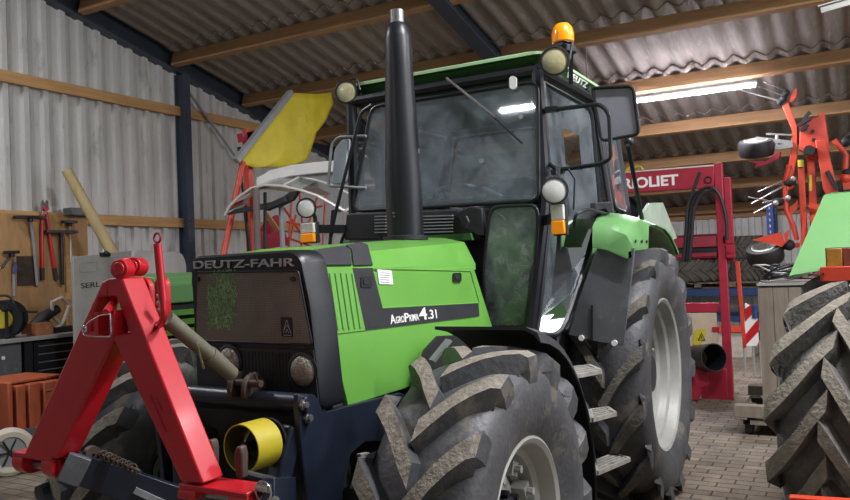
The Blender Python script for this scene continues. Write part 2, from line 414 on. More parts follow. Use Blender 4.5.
# steel portal rafters and gable post
RAF = [(-6.22, .16), (-1.88, .2)]
slope = Vector((1, 0, KS)).normalized(); nrm = Vector((-KS, 0, 1)).normalized()
tn = [0]
def trim(mb, m, **k):
    tn[0] += 1; o = mb.build('trim_%d' % tn[0], m, **k); return tag(o, kind='structure')
for yc, wd in RAF:
    g = MB(); a = Vector((XB+.05, yc, zr(XB+.05))); b = Vector((RIDGE, yc, zr(RIDGE)))
    ht = .27 if yc < -4 else .24
    for o_, w_, h_ in ((0.0, wd, .014), (ht-.014, wd, .014)): g.bar(a+nrm*(o_+.007-.03), b+nrm*(o_+.007-.03), w_, h_, roll=nrm)
    g.bar(a+nrm*(ht/2-.03), b+nrm*(ht/2-.03), .012, ht-.02, roll=nrm)
    trim(g, M['beam'])
g = MB(); px_ = -2.73
g.lohi((px_-.06, -6.26, 0), (px_+.06, -6.245, zr(px_)-.04)); g.lohi((px_-.06, -6.08, 0), (px_+.06, -6.065, zr(px_)-.04)); g.lohi((px_-.006, -6.26, 0), (px_+.006, -6.07, zr(px_)-.04))
for k in range(7): g.cyl((px_+.03, -6.06, .8+k*.5), (px_+.03, -6.045, .8+k*.5), .012, n=8)
trim(g, M['beam'])
# diagonal wind brace beside the post
g = MB(); g.cyl(on(183, 84, 'y', -6.15), on(240, 163, 'y', -6.15), .018, n=8); trim(g, M['greyp'])
# girts on the gable wall
for za in (3.80, 2.22, .75):
    g = MB(); g.lohi((XB+.05, YW+.037, za), (RIDGE, YW+.10, za+.13)); trim(g, M['woodx'])
# purlins: sawn beams butted between the rafters
for x in PUR:
    wd = .085 if x > -11 else .06
    for ya, yb in ((-6.13, -1.985), (-1.775, 7.9)):
        g = MB(); g.bar((x, ya, zr(x)+.085), (x, yb, zr(x)+.085), wd, .175, roll=nrm); trim(g, M['wood'])
# lower wall plate boards on the back wall
g = MB(); g.lohi((XB+.035, YW+.1, 2.27), (XB+.08, 7.9, 2.40)); trim(g, M['wood'])
# cross bracing high on the right near the lens-side bay
g = MB(); a = on(818, 7, 'x', -2.7); b = on(850, 1, 'x', -2.7)+V(0, .6, .1)
g.bar(a, b, .06, .012); g.bar(a+V(0, .02, -.03), b+V(0, 0, -.03), .012, .06); trim(g, M['zinc'])

# ------------------------------------------------------------------ tube lamps under the purlins
tubem = mat('lit_tube', '#ffffff', .4, var=0, emis=('#f6f2ff', 45))
tubeb = mat('brightly_lit_tube', '#ffffff', .4, var=0, emis=('#f4eeff', 130))
def tube_lamp(p0, p1, label, power=0, tm=None):
    p0 = Vector(p0); p1 = Vector(p1); mid = (p0+p1)/2
    t = thing('tube_lamp', mid, label, 'lamp', 'tube lamps under the purlins')
    d = (p1-p0).normalized()
    g = MB(); g.bar(p0, p1, .045, .035); g.build('lamp_body', M['white'], t, bevel=.005)
    g = MB(); g.bar(p0+d*.02-V(0, 0, .035), p1-d*.02-V(0, 0, .035), .055, .035); g.build('diffuser', tm or tubem, t, bevel=.01)
    if power:
        area('tube_light', mid-V(0, 0, .07), .06, (p1-p0).length, power, (.96, .95, 1.0), (0, 0, -1)).rotation_euler = (0, 0, math.atan2(d.y, d.x)-math.pi/2)
    return t
pa, pb = on(627, 100, 'x', -5.30), on(757, 82, 'x', -5.30)
tube_lamp(pa, pb, 'long lit white tube lamp fixed below the wooden purlin right of the cab', 110, tubeb)
def lamp_at(x, y, label, ln=1.5, power=70):
    z = zr(x)-.03; tube_lamp((x, y-ln/2, z), (x, y+ln/2, z), label, power)
lamp_at(1.78, 2.9, 'lit tube lamp high over the front wheel, out of the picture', power=300)
lamp_at(1.78, 5.6, 'lit tube lamp high over the second tractor at the right, out of the picture', power=210)
lamp_at(-1.12, 4.6, 'lit tube lamp high over the crate and the muddy tyre, out of the picture', power=110)
lamp_at(3.23, -4.6, 'added unseen tube lamp above the left hand aisle, brightening the gable wall', power=140)  # added lamp that rakes and brightens the gable wall
lamp_at(4.68, 3.4, 'lit tube lamp high behind the photographer, out of the picture', power=28)
tube_lamp((10.0, -3.45, 5.42), (10.0, -2.80, 5.42), 'lit tube lamp on the far roof slope, seen mirrored in the windscreen', 60)
# ================================================================== THE MAIN TRACTOR
def interp(prof, r):
    for (r0, h0), (r1, h1) in zip(prof, prof[1:]):
        if r0 <= r <= r1: return h0+(h1-h0)*(r-r0)/(r1-r0)
    return prof[-1][1]

def tyre_mesh(c, axis, Ro, width, Rr, lug_h, nl, lug_w=.05, phase=0., dirn=1, seg=72):
    """agricultural tyre: carcass of revolution plus two rows of curved lugs meeting near the middle. axis points outward.
    dirn sets which way the chevrons run round the wheel"""
    g = MB(); c = Vector(c); w2 = width/2; Rb = Ro-lug_h
    prof = [(Rr-.01, -w2*.72), (Rr+.015, -w2*.80), (Rr+(Rb-Rr)*.30, -w2*.97), (Rr+(Rb-Rr)*.55, -w2*1.0), (Rr+(Rb-Rr)*.80, -w2*.95), (Rb-.025, -w2*.84),
            (Rb-.004, -w2*.55), (Rb, 0), (Rb-.004, w2*.55), (Rb-.025, w2*.84), (Rr+(Rb-Rr)*.80, w2*.95), (Rr+(Rb-Rr)*.55, w2*1.0), (Rr+(Rb-Rr)*.30, w2*.97), (Rr+.015, w2*.80), (Rr-.01, w2*.72)]
    g.lathe(prof, c, axis, seg)
    u, v, a = frame_from(axis)
    rng = random.Random(3)
    for side in (-1, 1):
        for k in range(nl):
            a0 = phase+2*math.pi*(k+(.5 if side > 0 else 0))/nl
            secs = []
            # path from middle to shoulder and down the sidewall
            path = [(-.06, 0, Ro), (.18, .20, Ro), (.42, .42, Ro-.002), (.66, .60, Ro-.006), (.88, .74, Ro-.012), (.99, .80, Ro-.028), (1.0, .84, Ro-.028-(Rb-Rr)*.17), (.99, .86, Ro-.03-(Rb-Rr)*.34)]
            jit = rng.uniform(-.01, .01)
            for i, (s, t, ro) in enumerate(path):
                ang = a0+dirn*(t*1.28*lug_ang+jit)
                wv = lug_w*(1.05 if i < 5 else (1.1 if i < 6 else 1.25)); sl = 1.6
                ab = (s*w2*side)
                # base radius follows the carcass
                if i < 5: rb = Rb-.03
                else: rb = ro-lug_h*1.0
                inner = (i >= 5)
                ring = []
                da = wv/2/Ro
                if not inner:
                    for sgn, rr_, ex in ((-1, rb, sl), (-1, ro, 1), (1, ro, 1), (1, rb, sl)):
                        aa = ang+sgn*da*ex
                        ring.append(c+(u*math.cos(aa)+v*math.sin(aa))*rr_+a*ab)
                else:
                    dep = [.10, .07, .0][i-5]*w2+.0
                    for sgn, out_, ex in ((-1, 0, sl), (-1, 1, 1), (1, 1, 1), (1, 0, sl)):
                        aa = ang+sgn*da*ex
                        rr_ = ro if i > 5 else (ro if out_ else ro-lug_h)
                        lat = side*w2*(.86 if not out_ else (s+ (0 if i < 7 else -.03)))
                        ring.append(c+(u*math.cos(aa)+v*math.sin(aa))*rr_+a*lat)
                secs.append(ring)
            n0 = len(g.f)
            g.loft(secs)
            # the outer face of every section is the muddy top
            for q in range(n0, len(g.f)):
                idx = (q-n0)
                if idx < 4*(len(path)-1) and idx % 4 == 1 and idx//4 < 5: g.m[q] = 1
    return g
lug_ang = .40

def ag_wheel(root, name, c, axis, Ro, width, Rr, lug_h, nl, nuts=8, dirn=1, phase=0., lug_w=.05, dish=.12, label=None):
    c = Vector(c); axis = Vector(axis).normalized(); w2 = width/2
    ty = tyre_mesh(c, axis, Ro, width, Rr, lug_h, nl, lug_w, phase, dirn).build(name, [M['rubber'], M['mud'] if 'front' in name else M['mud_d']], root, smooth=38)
    if label: ty['label'] = label
    # rim: flange, well and dished disc
    g = MB(); f = w2*.80
    g.lathe([(Rr+.018, f-.012), (Rr+.02, f), (Rr+.008, f+.006), (Rr-.008, f-.004), (Rr-.02, f-.03), (Rr-.028, f-.06), (Rr-.05, f-.075), (Rr-.062, f-.12), (Rr-.085, f-.14), (Rr-.09, f-.20),
             (Rr*.80, f-.215), (Rr*.74, f-dish-.06), (Rr*.60, f-dish-.03), (Rr*.42, f-dish-.01), (Rr*.36, f-dish+.0), (.0, f-dish)], c, axis, 64)
    g.lathe([(Rr+.018, -f+.012), (Rr+.02, -f), (Rr-.02, -f+.03), (Rr-.09, -f+.15), (Rr-.09, f-.2), (Rr-.075, f-.2), (Rr-.075, -f+.15), (Rr-.005, -f+.03)], c, axis, 48)
    rim = g.build('rim', M['rim'], ty, smooth=30)
    u, v, a = frame_from(axis)
    for k in range(nuts if axis.y > 0 else 0):
        g = MB(); t = 2*math.pi*(k+.5)/nuts; d = u*math.cos(t)+v*math.sin(t)
        p = c+d*Rr*.66+a*(f-dish-.05)
        g.box(p+a*.045, (.05, .05, .06), rot=Matrix((d, a.cross(d), a)).transposed())
        g.cyl(p+a*.05, p+a*.10, .014, n=6); g.build('rim_clamp', M['rim'], ty)
    g = MB(); g.lathe([(Rr*.34, f-dish-.01), (Rr*.34, f-dish+.02), (Rr*.30, f-dish+.03), (Rr*.30, f-dish+.07), (Rr*.24, f-dish+.10), (0, f-dish+.105)], c, axis, 24)
    for k in range(8):
        t = 2*math.pi*k/8; d = u*math.cos(t)+v*math.sin(t); p = c+d*Rr*.38+a*(f-dish)
        g.cyl(p, p+a*.03, .013, n=6)
    g.build('hub', M['black'], ty, smooth=30)
    return ty

T = thing('green_tractor', (1.3, 0, 0), 'large green tractor with black grille and amber beacon in the middle of the shed', 'tractor')
WF_L = (2.6, .85, .622); WF_R = (2.46, -.84, .615)
ag_wheel(T, 'front_wheel', WF_L, (0, 1, 0), .628, .40, .30, .055, 15, lug_w=.075, dish=.10, dirn=-1, phase=.1)
ag_wheel(T, 'front_wheel', WF_R, (0, -1, 0), .628, .40, .30, .055, 15, lug_w=.075, dish=.10, dirn=1, phase=.25)
WR_L = (.10, .77, .80)
ag_wheel(T, 'rear_wheel', WR_L, (0, 1, 0), .81, .46, .465, .06, 15, lug_w=.08, dish=.18, dirn=-1, phase=.12, nuts=8)
ag_wheel(T, 'rear_wheel', (-.02, -.79, .81), (0, -1, 0), .81, .46, .465, .06, 15, lug_w=.08, dish=.18, dirn=1)

# ---- chassis, axles
YC = .03
g = MB(); g.lohi((-.5, -.28, .62), (1.5, .28, 1.05)); g.lohi((1.4, -.22, .62), (2.9, .28, 1.0)); g.cyl((-.02, -.8, .81), (-.02, .8, .81), .14); g.build('chassis', M['dark'], T, bevel=.03)
g = MB(); g.bar((2.6, -.68, .635), (2.6, .68, .635), .20, .16); g.ball((2.6, .0, .62), .17, sc=(1, 1.2, 1)); g.cyl((2.6, -.66, .635), (2.6, -.56, .635), .15); g.cyl((2.6, .56, .635), (2.6, .66, .635), .15); g.build('front_axle', M['dark'], T, bevel=.01)
g = MB(); g.bar((2.40, .62, .76), (2.34, .30, .84), .05, .05); g.cyl((2.36, .3, .83), (2.36, -.3, .83), .03); g.build('steering_ram', M['steel'], T)

# ---- hood
def hsec(x):
    t = (x-1.4)/1.5; top = 1.70-.07*t; sh = 1.665-.075*t
    return [(.335, 1.035), (.305, 1.30), (.282, 1.535-.0*t), (.275, 1.545), (.215, sh), (.10, top-.008), (0, top)]
def hood_ring(x, dx=0.):
    pts = hsec(x); left = [Vector((x+dx*(1.7-z), YC+y, z)) for y, z in pts]; right = [Vector((x+dx*(1.7-z), YC-y, z)) for y, z in pts[::-1][1:]]
    return left+right
# top shell
g = MB()
def top_ring(x, lift=0):
    pts = hsec(x)[3:]
    return [Vector((x, YC+y, z+lift)) for y, z in pts]+[Vector((x, YC-y, z+lift)) for y, z in pts[::-1][1:]]
xs = [1.46, 1.9, 2.3, 2.6, 2.80, 2.90]
outer = [top_ring(x) for x in xs]; outer[-1] = [q+V(0, 0, -.012) for q in outer[-1]]
inner = [[q+V(0, 0, -.03) for q in r_] for r_ in outer]
n = len(outer[0])
g.loft(outer, closed=False); g.loft(inner, closed=False)
for a_, b_ in ((outer[0], inner[0]), (outer[-1], inner[-1])): g.loft([a_, b_], closed=False)
g.loft([[r_[0] for r_ in outer], [r_[0] for r_ in inner]], closed=False); g.loft([[r_[-1] for r_ in outer], [r_[-1] for r_ in inner]], closed=False)
g.build('hood', M['green'], T, smooth=30)
# side panels
def side_pt(px, py, off=0.):
    # the side panel leans a little: from (y .335, z 1.035) up to (y .282, z 1.535)
    n_ = Vector((0, .5, .053)).normalized(); p = Vector((0, YC+.282, 1.535))
    return onp(px, py, p+n_*off, n_)
NS = Vector((0, .5, .053)).normalized()
def side_slab(px_pts, thick, m, name, parent, off=0., rnd=0, bevel=0):
    P = [side_pt(px, py, off) for px, py in px_pts]
    if rnd: P = rpoly(P, rnd)
    g = MB(); g.prism(P, NS*thick); return g.build(name, m, parent, bevel=bevel, smooth=30)
for sgn, in ((1,), (-1,)):
    P = [(2.83, .2825, 1.530), (1.50, .2825, 1.530), (1.30, .335, 1.035), (2.735, .335, 1.035)]
    g = MB(); g.prism([(x, YC+sgn*y, z) for x, y, z in P], (0, -sgn*.02, 0)); sp = g.build('side_panel', M['green'], T, bevel=.004)
    if sgn == 1: panel = sp
side_slab([(315, 267), (353, 268), (368, 330), (335, 334), (322, 300)], .003, M['green'], 'vent_plate', panel, off=.001, rnd=.02)
vent = MB()
for k in range(6):
    x0 = 323+k*5.6
    a = side_pt(x0+1, 273+k*.1, .004); b = side_pt(x0+9.2, 330-k*.5, .004)
    vent.tube([a, b], .007, 8)
vp = vent.build('vent_louvre', M['green'], panel)
# recessed outline of the vent
side_slab([(352, 268), (372, 268), (382, 309), (478, 303), (479, 316), (365, 330)], .003, M['blackp'], 'stripe_decal', panel, off=.002)
g = MB(); q = [side_pt(*p_, .001) for p_ in ((372, 268.5), (470, 271), (479, 303), (382, 308))]
g.tube(q, .0035, 6, close=True); g.build('panel_crease', M['green'], panel)
sd = panel
for (cx, cy, w_, h_) in ((365.5, 282, 11, 11), (456.5, 277.5, 8, 9)):
    P = [side_pt(cx+x, cy+y, .003) for x, y in rrect(0, 0, w_, h_, 1.6)]
    g = MB(); g.prism(P, NS*.006); g.build('panel_latch', M['black'], panel)
    P = [side_pt(cx+x, cy+y, .009) for x, y in rrect(.6, -.6, w_*.55, h_*.55, 1)]
    g = MB(); g.prism(P, NS*.003); g.build('latch_grip', M['dark'], panel)
side_slab([(377, 269.5), (391, 270.5), (393, 284.5), (379, 284)], .002, M['white'], 'paper_sticker', panel, off=.002)
g = MB()
for k in range(5):
    a = side_pt(380.5, 272.6+k*2.3, .0045); b = side_pt(389.5, 273.2+k*2.3, .0045); g.bar(a, b, .0015, .003)
g.build('sticker_print', M['greyp'], panel)
# model lettering on the stripe
def side_text(name, txt, x0, y0, x1, y1, hpx):
    a = side_pt(x0, y0, .0055); b = side_pt(x1, y1, .0055); h = (side_pt(x0, y0-hpx, .0055)-a).length
    return lettering(name, txt, M['white'], panel, a, b-a, Vector((0, -.053, .5)), (b-a).length, h, .0015, bold=.012)
side_text('lettering', 'A', 390.5, 324.2, 396, 323.4, 9); side_text('lettering', 'GRO', 396.3, 323.4, 404.5, 322.2, 6.6)
side_text('lettering', 'P', 405, 322.1, 409.3, 321.5, 8.6); side_text('lettering', 'RIMA', 409.6, 321.5, 419, 320.2, 6.6)
side_text('lettering', '4', 419.6, 320.1, 427.5, 319.2, 11.8); side_text('lettering', '.31', 428.2, 319.2, 437, 318.2, 9)
# black vent blocks on the shoulder of the hood
def shoulder(px, py, off=.0):
    a = Vector((0, YC+.275, 1.545)); b = Vector((0, YC+.215, 1.612)); d = (b-a).normalized(); n_ = Vector((0, d.z, -d.y))
    return onp(px, py, a+n_*off, n_), n_
for pts in ([(306, 254), (312, 251), (343, 246.5), (349, 250), (351, 266), (313, 266)], [(345, 246), (360, 243), (367, 246), (372, 266), (353, 266.5), (351, 250)]):
    P = [shoulder(*p_, .001)[0] for p_ in pts]; g = MB(); g.prism(P, shoulder(320, 260)[1]*.008); g.build('shoulder_vent', M['blackp'], T, bevel=.002)

# ---- nose: black frame, screen, lettering, headlights
XG = 2.93
def gp(px, py, x=XG): return on(px, py, 'x', x)
outer_f = [(189.5, 272), (191, 256.5), (291, 249.5), (302, 256), (312, 303), (322.5, 402), (322, 410), (196, 398), (194, 345)]
P = rpoly([gp(*q) for q in outer_f], .03, 4)
g = MB(); Pb = [Vector((2.80, YC+(q.y-YC)*1.0, q.z)) for q in P]
Pf = [YCq for YCq in P]
# rounded front edge
mid = [Vector((XG-.02, q.y, q.z)) for q in P]
ctr = sum(P, Vector())/len(P)
front = [Vector((XG, ctr.y+(q.y-ctr.y)*.965, ctr.z+(q.z-ctr.z)*.965)) for q in P]
g.loft([Pb, mid, front]); g.build('nose_frame', M['black'], T, smooth=50)
scr = [(197, 272.5), (299, 271), (313, 344.5), (196, 340.5)]
def grille_mat():
    m = mat('grille_screen', '#81786c', .55, metal=.3, var=.22, vs=5, dirt=('#5a534a', .6, 12)); nt = m.node_tree; N = nt.nodes; L = nt.links; b = N['Principled BSDF']
    src = b.inputs['Base Color'].links[0].from_socket
    tc = N.new('ShaderNodeTexCoord'); sep = N.new('ShaderNodeSeparateXYZ'); L.new(tc.outputs['Object'], sep.inputs[0])
    out = None
    for s_ in (1, 2):
        mu = N.new('ShaderNodeMath'); mu.operation = 'MULTIPLY'; mu.inputs[1].default_value = 2*math.pi/.006; L.new(sep.outputs[s_], mu.inputs[0])
        sn = N.new('ShaderNodeMath'); sn.operation = 'SINE'; L.new(mu.outputs[0], sn.inputs[0])
        if out is None: out = sn.outputs[0]
        else:
            mx = N.new('ShaderNodeMath'); mx.operation = 'MAXIMUM'; L.new(out, mx.inputs[0]); L.new(sn.outputs[0], mx.inputs[1]); out = mx.outputs[0]
    rm = N.new('ShaderNodeMapRange'); rm.inputs[1].default_value = -.2; rm.inputs[2].default_value = .8; rm.inputs[3].default_value = .45; rm.inputs[4].default_value = 1; L.new(out, rm.inputs[0])
    mc = N.new('ShaderNodeMix'); mc.data_type = 'RGBA'; mc.blend_type = 'MULTIPLY'; mc.inputs['Factor'].default_value = 1
    L.new(src, mc.inputs['A']); L.new(rm.outputs[0], mc.inputs['B']); L.new(mc.outputs['Result'], b.inputs['Base Color']); return m
M['screen'] = grille_mat()
P = rpoly([gp(*q, XG+.004) for q in scr], .012)
g = MB(); g.prism(P, (.004, 0, 0)); screen = g.build('grille_screen', M['screen'], T)
g = MB(); g.tube([q+V(.004, 0, 0) for q in P], .004, 6, close=True); g.build('screen_border', M['black'], screen)
# scattered thin green flecks in one patch of the screen
rng = random.Random(5); g = MB()
for k in range(1100):
    u_ = rng.random()**.8; px = 236-28*u_+rng.gauss(0, 1.6); py = 274+rng.random()*56-(rng.random()*6)
    if px < 204 or px > 238 or (px < 216 and py < 285 and rng.random() < .8) or (px > 233 and py > 318): continue
    a = gp(px, py, XG+.009); l = rng.uniform(.003, .011); t_ = rng.uniform(-.4, .9)
    g.box(a, (.001, .0018, l), rot=Matrix.Rotation(t_*.6, 3, 'X'))
g.build('green_flecks', mat('green_fleck', '#86b878', .6, var=.4, vs=40), screen)['kind'] = 'stuff'
for (px, py) in ((294, 279), (199, 279)):
    a = gp(px, py, XG+.006); g = MB(); g.cyl(a, a+V(.012, 0, 0), .009, n=12); g.build('screen_knob', M['blackp'], screen)
# badge
P = [gp(*q, XG+.009) for q in ((281, 317), (291.5, 317.5), (293, 337), (282, 336))]; g = MB(); g.prism(P, (.003, 0, 0)); bdg = g.build('badge_plate', M['black'], T)
g = MB(); z_ = XG+.0135
for a_, b_ in (((286.4, 320), (283.4, 333)), ((286.8, 320), (291, 333.4)), ((284.5, 329), (287, 325)), ((287, 325), (289.8, 329.6)), ((283.6, 335), (291.2, 335.4)), ((285.6, 333), (287, 329)), ((287, 329), (288.8, 333.2))):
    g.bar(gp(*a_, z_), gp(*b_, z_), .0022, .002, roll=(1, 0, 0))
g.build('tower_emblem', M['badge'], bdg)
# brand lettering on the frame
a = gp(194, 268.8, XG+.003); b = gp(295, 266.3, XG+.003)
lettering('lettering', 'DEUTZ-FAHR', M['badge'], T, a, b-a, (0, 0, 1), (b-a).length, .030, .004, bold=.02)
# lower nose with louvres and headlights
g = MB(); P = [gp(*q, XG+.002) for q in ((197, 346), (314, 350), (319, 400), (200, 393))]; g.prism(P, (.004, 0, 0)); low = g.build('lower_nose', M['blackp'], T)
g = MB()
for k in range(16): g.bar(gp(238+k*3.4, 351+k*.1, XG+.006), gp(240+k*3.4, 392+k*.25, XG+.006), .006, .004, roll=(1, 0, 0))
g.build('nose_louvre', M['dark'], low)
for (px, py, r_) in ((304.5, 370.5, .060), (231, 361, .058)):
    c = gp(px, py, XG); g = MB(); g.lathe([(r_, 0), (r_+.006, .012), (r_-.004, .016), (r_-.004, .006)], c, (1, 0, 0), 32, closed_prof=True)
    hl = g.build('headlight', M['dark'], T)
    g = MB(); g.lathe([(r_-.003, .008), (r_*.8, .020), (r_*.4, .029), (0, .032)], c, (1, .0, 0), 32); g.build('headlight_lens', M['hlens'], hl)

# ---- exhaust
g = MB(); ex = Vector((1.70, .03, 0))
g.lathe([(.0, 1.69), (.094, 1.69), (.095, 2.0), (.084, 2.25), (.072, 2.55), (.070, 2.72), (.060, 2.775), (.036, 2.80)], ex, (0, 0, 1), 40)
exh = g.build('exhaust_stack', M['black'], T, smooth=40)
g = MB(); g.lathe([(.036, 2.79), (.036, 2.865), (.029, 2.865), (.029, 2.79)], ex, (0, 0, 1), 24, closed_prof=True); g.build('exhaust_pipe', M['steel'], exh)
g = MB()
for k in range(7): t = R(-70+k*20)+R(30); g.cyl(ex+V(.0945*math.cos(t), .0945*math.sin(t), 1.80), ex+V(.0955*math.cos(t), .0955*math.sin(t), 2.55), .0)if False else None
for px, py in ((393.5, 213), (394.2, 216.5)): a = on(px, py, 'x', 1.795); g.cyl(a, a+V(.006, .001, 0), .005, n=8)
g.build('guard_screw', M['steel'], exh)
g = MB(); g.lathe([(.105, 1.675), (.115, 1.68), (.115, 1.70), (.09, 1.705)], ex, (0, 0, 1), 32); g.build('exhaust_collar', M['blackp'], exh)
# cowl under the windscreen
g = MB()
cw = lambda px, py, x=1.32: on(px, py, 'x', x)
P = [cw(*q) for q in ((346, 214), (350, 213), (455, 209), (474, 209), (479, 240), (344, 240))]; g.prism(P, (-.18, 0, 0)); cowl = g.build('cowl', M['blackp'], T, bevel=.01)
for xa, xb in ((375, 386), (420, 453)):
    g = MB()
    for k in range(6):
        yy = 216.5+k*3.2; g.bar(cw(xa, yy, 1.33), cw(xb, yy-(xb-xa)*.03, 1.33), .014, .0065)
    g.build('cowl_louvre', M['greyp'], cowl)
g = MB(); P = [cw(*q, 1.34) for q in ((456, 212), (462, 226), (478, 236), (484, 236), (482, 208), (470, 206))]; g.prism(P, (-.14, 0, 0)); g.tube([cw(466, 216, 1.36), cw(469, 222, 1.37), cw(466, 229, 1.37)], .007); g.build('hinge_bracket', M['blackp'], cowl, bevel=.008)
g = MB(); P = [cw(*q, 1.36) for q in ((420, 236), (470, 233), (472, 240), (418, 241))]; g.prism(P, (-.2, 0, 0)); g.build('cowl_strip', M['green_roof'], cowl)

# ---- cab frame
LT = lambda y: -y
# key points, left side (y > 0); pillars
A_t, A_m, A_b = V(1.22, .60, 2.56), V(1.22, .61, 1.87), V(1.32, .535, 1.20)
B_t, B_m = V(.36, .64, 2.55), V(.28, .64, 1.88)
C_t, C_m = V(-.12, .62, 2.55), V(-.06, .71, 1.80)
def mir(q): return V(q.x, -q.y, q.z)
g = MB()
for s_ in (1, -1):
    m_ = (lambda q: q) if s_ > 0 else mir
    g.tube(rpath([m_(A_t), m_(A_m), m_(A_b)], .12, 4), .033, 8)
    g.tube([m_(C_t), m_(C_m), m_(V(-.06, .70, 1.3))], .038, 8)
    g.tube([m_(A_t+V(0, 0, .01)), m_(B_t), m_(C_t)], .028, 8)
    g.bar(m_(C_m), m_(V(.42, .74, 1.80)), .05, .05); g.tube([m_(V(.42, .745, 1.80)), m_(V(.34, .645, 2.52))], .02, 8)
    g.bar(m_(V(1.32, .53, 1.16)), m_(V(.95, .52, 1.10)), .06, .08)
g.tube([A_t, mir(A_t)], .03, 8); g.tube([C_t, mir(C_t)], .03, 8); g.bar(C_m, mir(C_m), .05, .05)
g.tube([A_m, V(1.26, .4, 1.885), V(1.27, 0, 1.89), V(1.26, -.4, 1.885), mir(A_m)], .022, 8)
cabf = g.build('cab_frame', M['black'], T)
g = MB(); g.prism([(-.1, -.5, 1.1), (1.3, -.5, 1.1), (1.3, .5, 1.1), (-.1, .5, 1.1)], (0, 0, .05)); g.build('cab_floor', M['dark'], cabf)
g = MB(); g.prism([(1.2, -.56, 2.58), (-.18, -.56, 2.58), (-.18, .56, 2.58), (1.2, .56, 2.58)], (0, 0, .02)); g.build('roof_lining', M['blackp'], cabf)
# roof
g = MB()
def rring(x0, x1, y, z, r=.06, n=4):
    P = []
    for cx, cy, a0 in ((x1-r, y-r, 0), (x0+r, y-r, 90), (x0+r, -y+r, 180), (x1-r, -y+r, 270)):
        for i in range(n+1): a_ = R(a0+90*i/n); P.append(V(cx+r*math.cos(a_), cy+r*math.sin(a_), z))
    return P
rf = [rring(-.20, 1.17, .60, 2.565), rring(-.22, 1.20, .625, 2.575), rring(-.22, 1.20, .625, 2.59), rring(-.20, 1.17, .60, 2.595), rring(-.19, 1.15, .58, 2.60), rring(-.21, 1.19, .605, 2.648),
      rring(-.23, 1.22, .635, 2.652), rring(-.23, 1.22, .635, 2.668), rring(-.18, 1.17, .59, 2.685), rring(.0, .9, .35, 2.70)]
g.loft(rf)
for q in range(len(g.f)):
    k = q//(len(rf[0]))
    if k in (0, 1, 2) : g.m[q] = 1
    elif k in (3, 4, 5): g.m[q] = 0
    elif k in (6,): g.m[q] = 2
    elif k == 7: g.m[q] = 2
    else: g.m[q] = 0
roof_p = g.build('cab_roof', [M['green_roof'], M['greyp'], M['green_edge']], T, smooth=30)
a = V(.88, .632, 2.600); lettering('lettering', 'DEUTZ', M['white'], roof_p, (.80, .624, 2.606), (-1, 0, 0), (0, .5, 1), .36, .036, .003, bold=.02)

# windscreen with rubber surround, tilted slightly
def pane(name, pts, m, parent, rnd=.05, th=.004, frame=.010, fm=None, outw=None):
    P = rpoly(pts, rnd, 4); n_ = (P[1]-P[0]).cross(P[len(P)//2]-P[0]).normalized()
    if outw is not None and n_.dot(Vector(outw)) < 0: n_ = -n_
    g = MB(); g.tube([q+n_*.0 for q in P], frame, 8, close=True); fr = g.build(name, fm or M['black'], parent)
    g = MB(); g.prism([q-n_*th/2 for q in P], n_*th); gl = g.build('glass', m, fr, smooth=0)
    return fr
ws = lambda px, py: onp(px, py, (1.30, 0, 1.90), V(1, 0, .06).normalized())
wsh = pane('windscreen', [ws(352.5, 211), ws(538.5, 200.5), ws(537.5, 81.5), ws(371.5, 107)], M['glass'], T, .06, outw=(1, 0, 0), frame=.012)
# small lower front windows
lw = lambda px, py: onp(px, py, (1.31, .4, 1.5), (1, .10, -.06))
pane('lower_window', [lw(487.5, 327), lw(483, 270), lw(490.5, 206.5), lw(537, 205), lw(538, 225), lw(529.5, 327.5)], M['glass_l'], T, .06, outw=(1, 0, 0))
pane('lower_window', [V(1.31, -.56, 1.84), V(1.31, -.66, 1.70), V(1.31, -.60, 1.25), V(1.31, -.33, 1.25), V(1.31, -.36, 1.84)], M['glass_l'], T, .05, outw=(1, 0, 0))
# door glass (left) with its curved rear edge, and the right door
def dn(px, py): return onp(px, py, (1.2, .615, 0), (.22, 1, 0))
def door(s_):
    pts = [V(1.19, .617, 2.50), V(1.19, .63, 1.86), V(1.27, .565, 1.24), dn(541, 334)+V(0, -.03, 0), dn(556, 336), dn(565, 324), dn(576, 290), dn(588, 255), dn(599.5, 212), dn(590.5, 109)]
    P = [q if s_ > 0 else mir(q) for q in pts]
    Q = []
    R_ = rpath(P+[P[0]], .07, 3)[:-1]
    g = MB(); g.tube(R_, .017, 8, close=True); d = g.build('cab_door', M['black'], T)
    # the pane folds at the waist: upper quad and lower piece
    g = MB(); n_ = V(0, s_, 0)
    g.prism([P[0], P[1], P[8], P[9]], n_*.004); g.prism([P[1], P[2], P[6], P[7], P[8]], n_*.004); g.prism([P[2], P[3], P[4], P[5], P[6]], n_*.004)
    g.build('glass', M['glass_s'], d, smooth=0)
    return d
dl = door(1); dr = door(-1)
pane('side_window', [V(.29, .655, 2.50), V(.37, .75, 1.86), V(-.02, .73, 1.84), V(-.08, .64, 2.50)], M['glass_s'], T, .06, outw=(0, 1, 0))
pane('side_window', [V(.29, -.655, 2.50), V(.37, -.75, 1.86), V(-.02, -.73, 1.84), V(-.08, -.64, 2.50)], M['glass_s'], T, .06, outw=(0, -1, 0))
pane('rear_window', [V(-.13, .57, 2.5), V(-.08, .66, 1.84), V(-.08, -.66, 1.84), V(-.13, -.57, 2.5)], M['glass_s'], T, .06, outw=(-1, 0, 0))
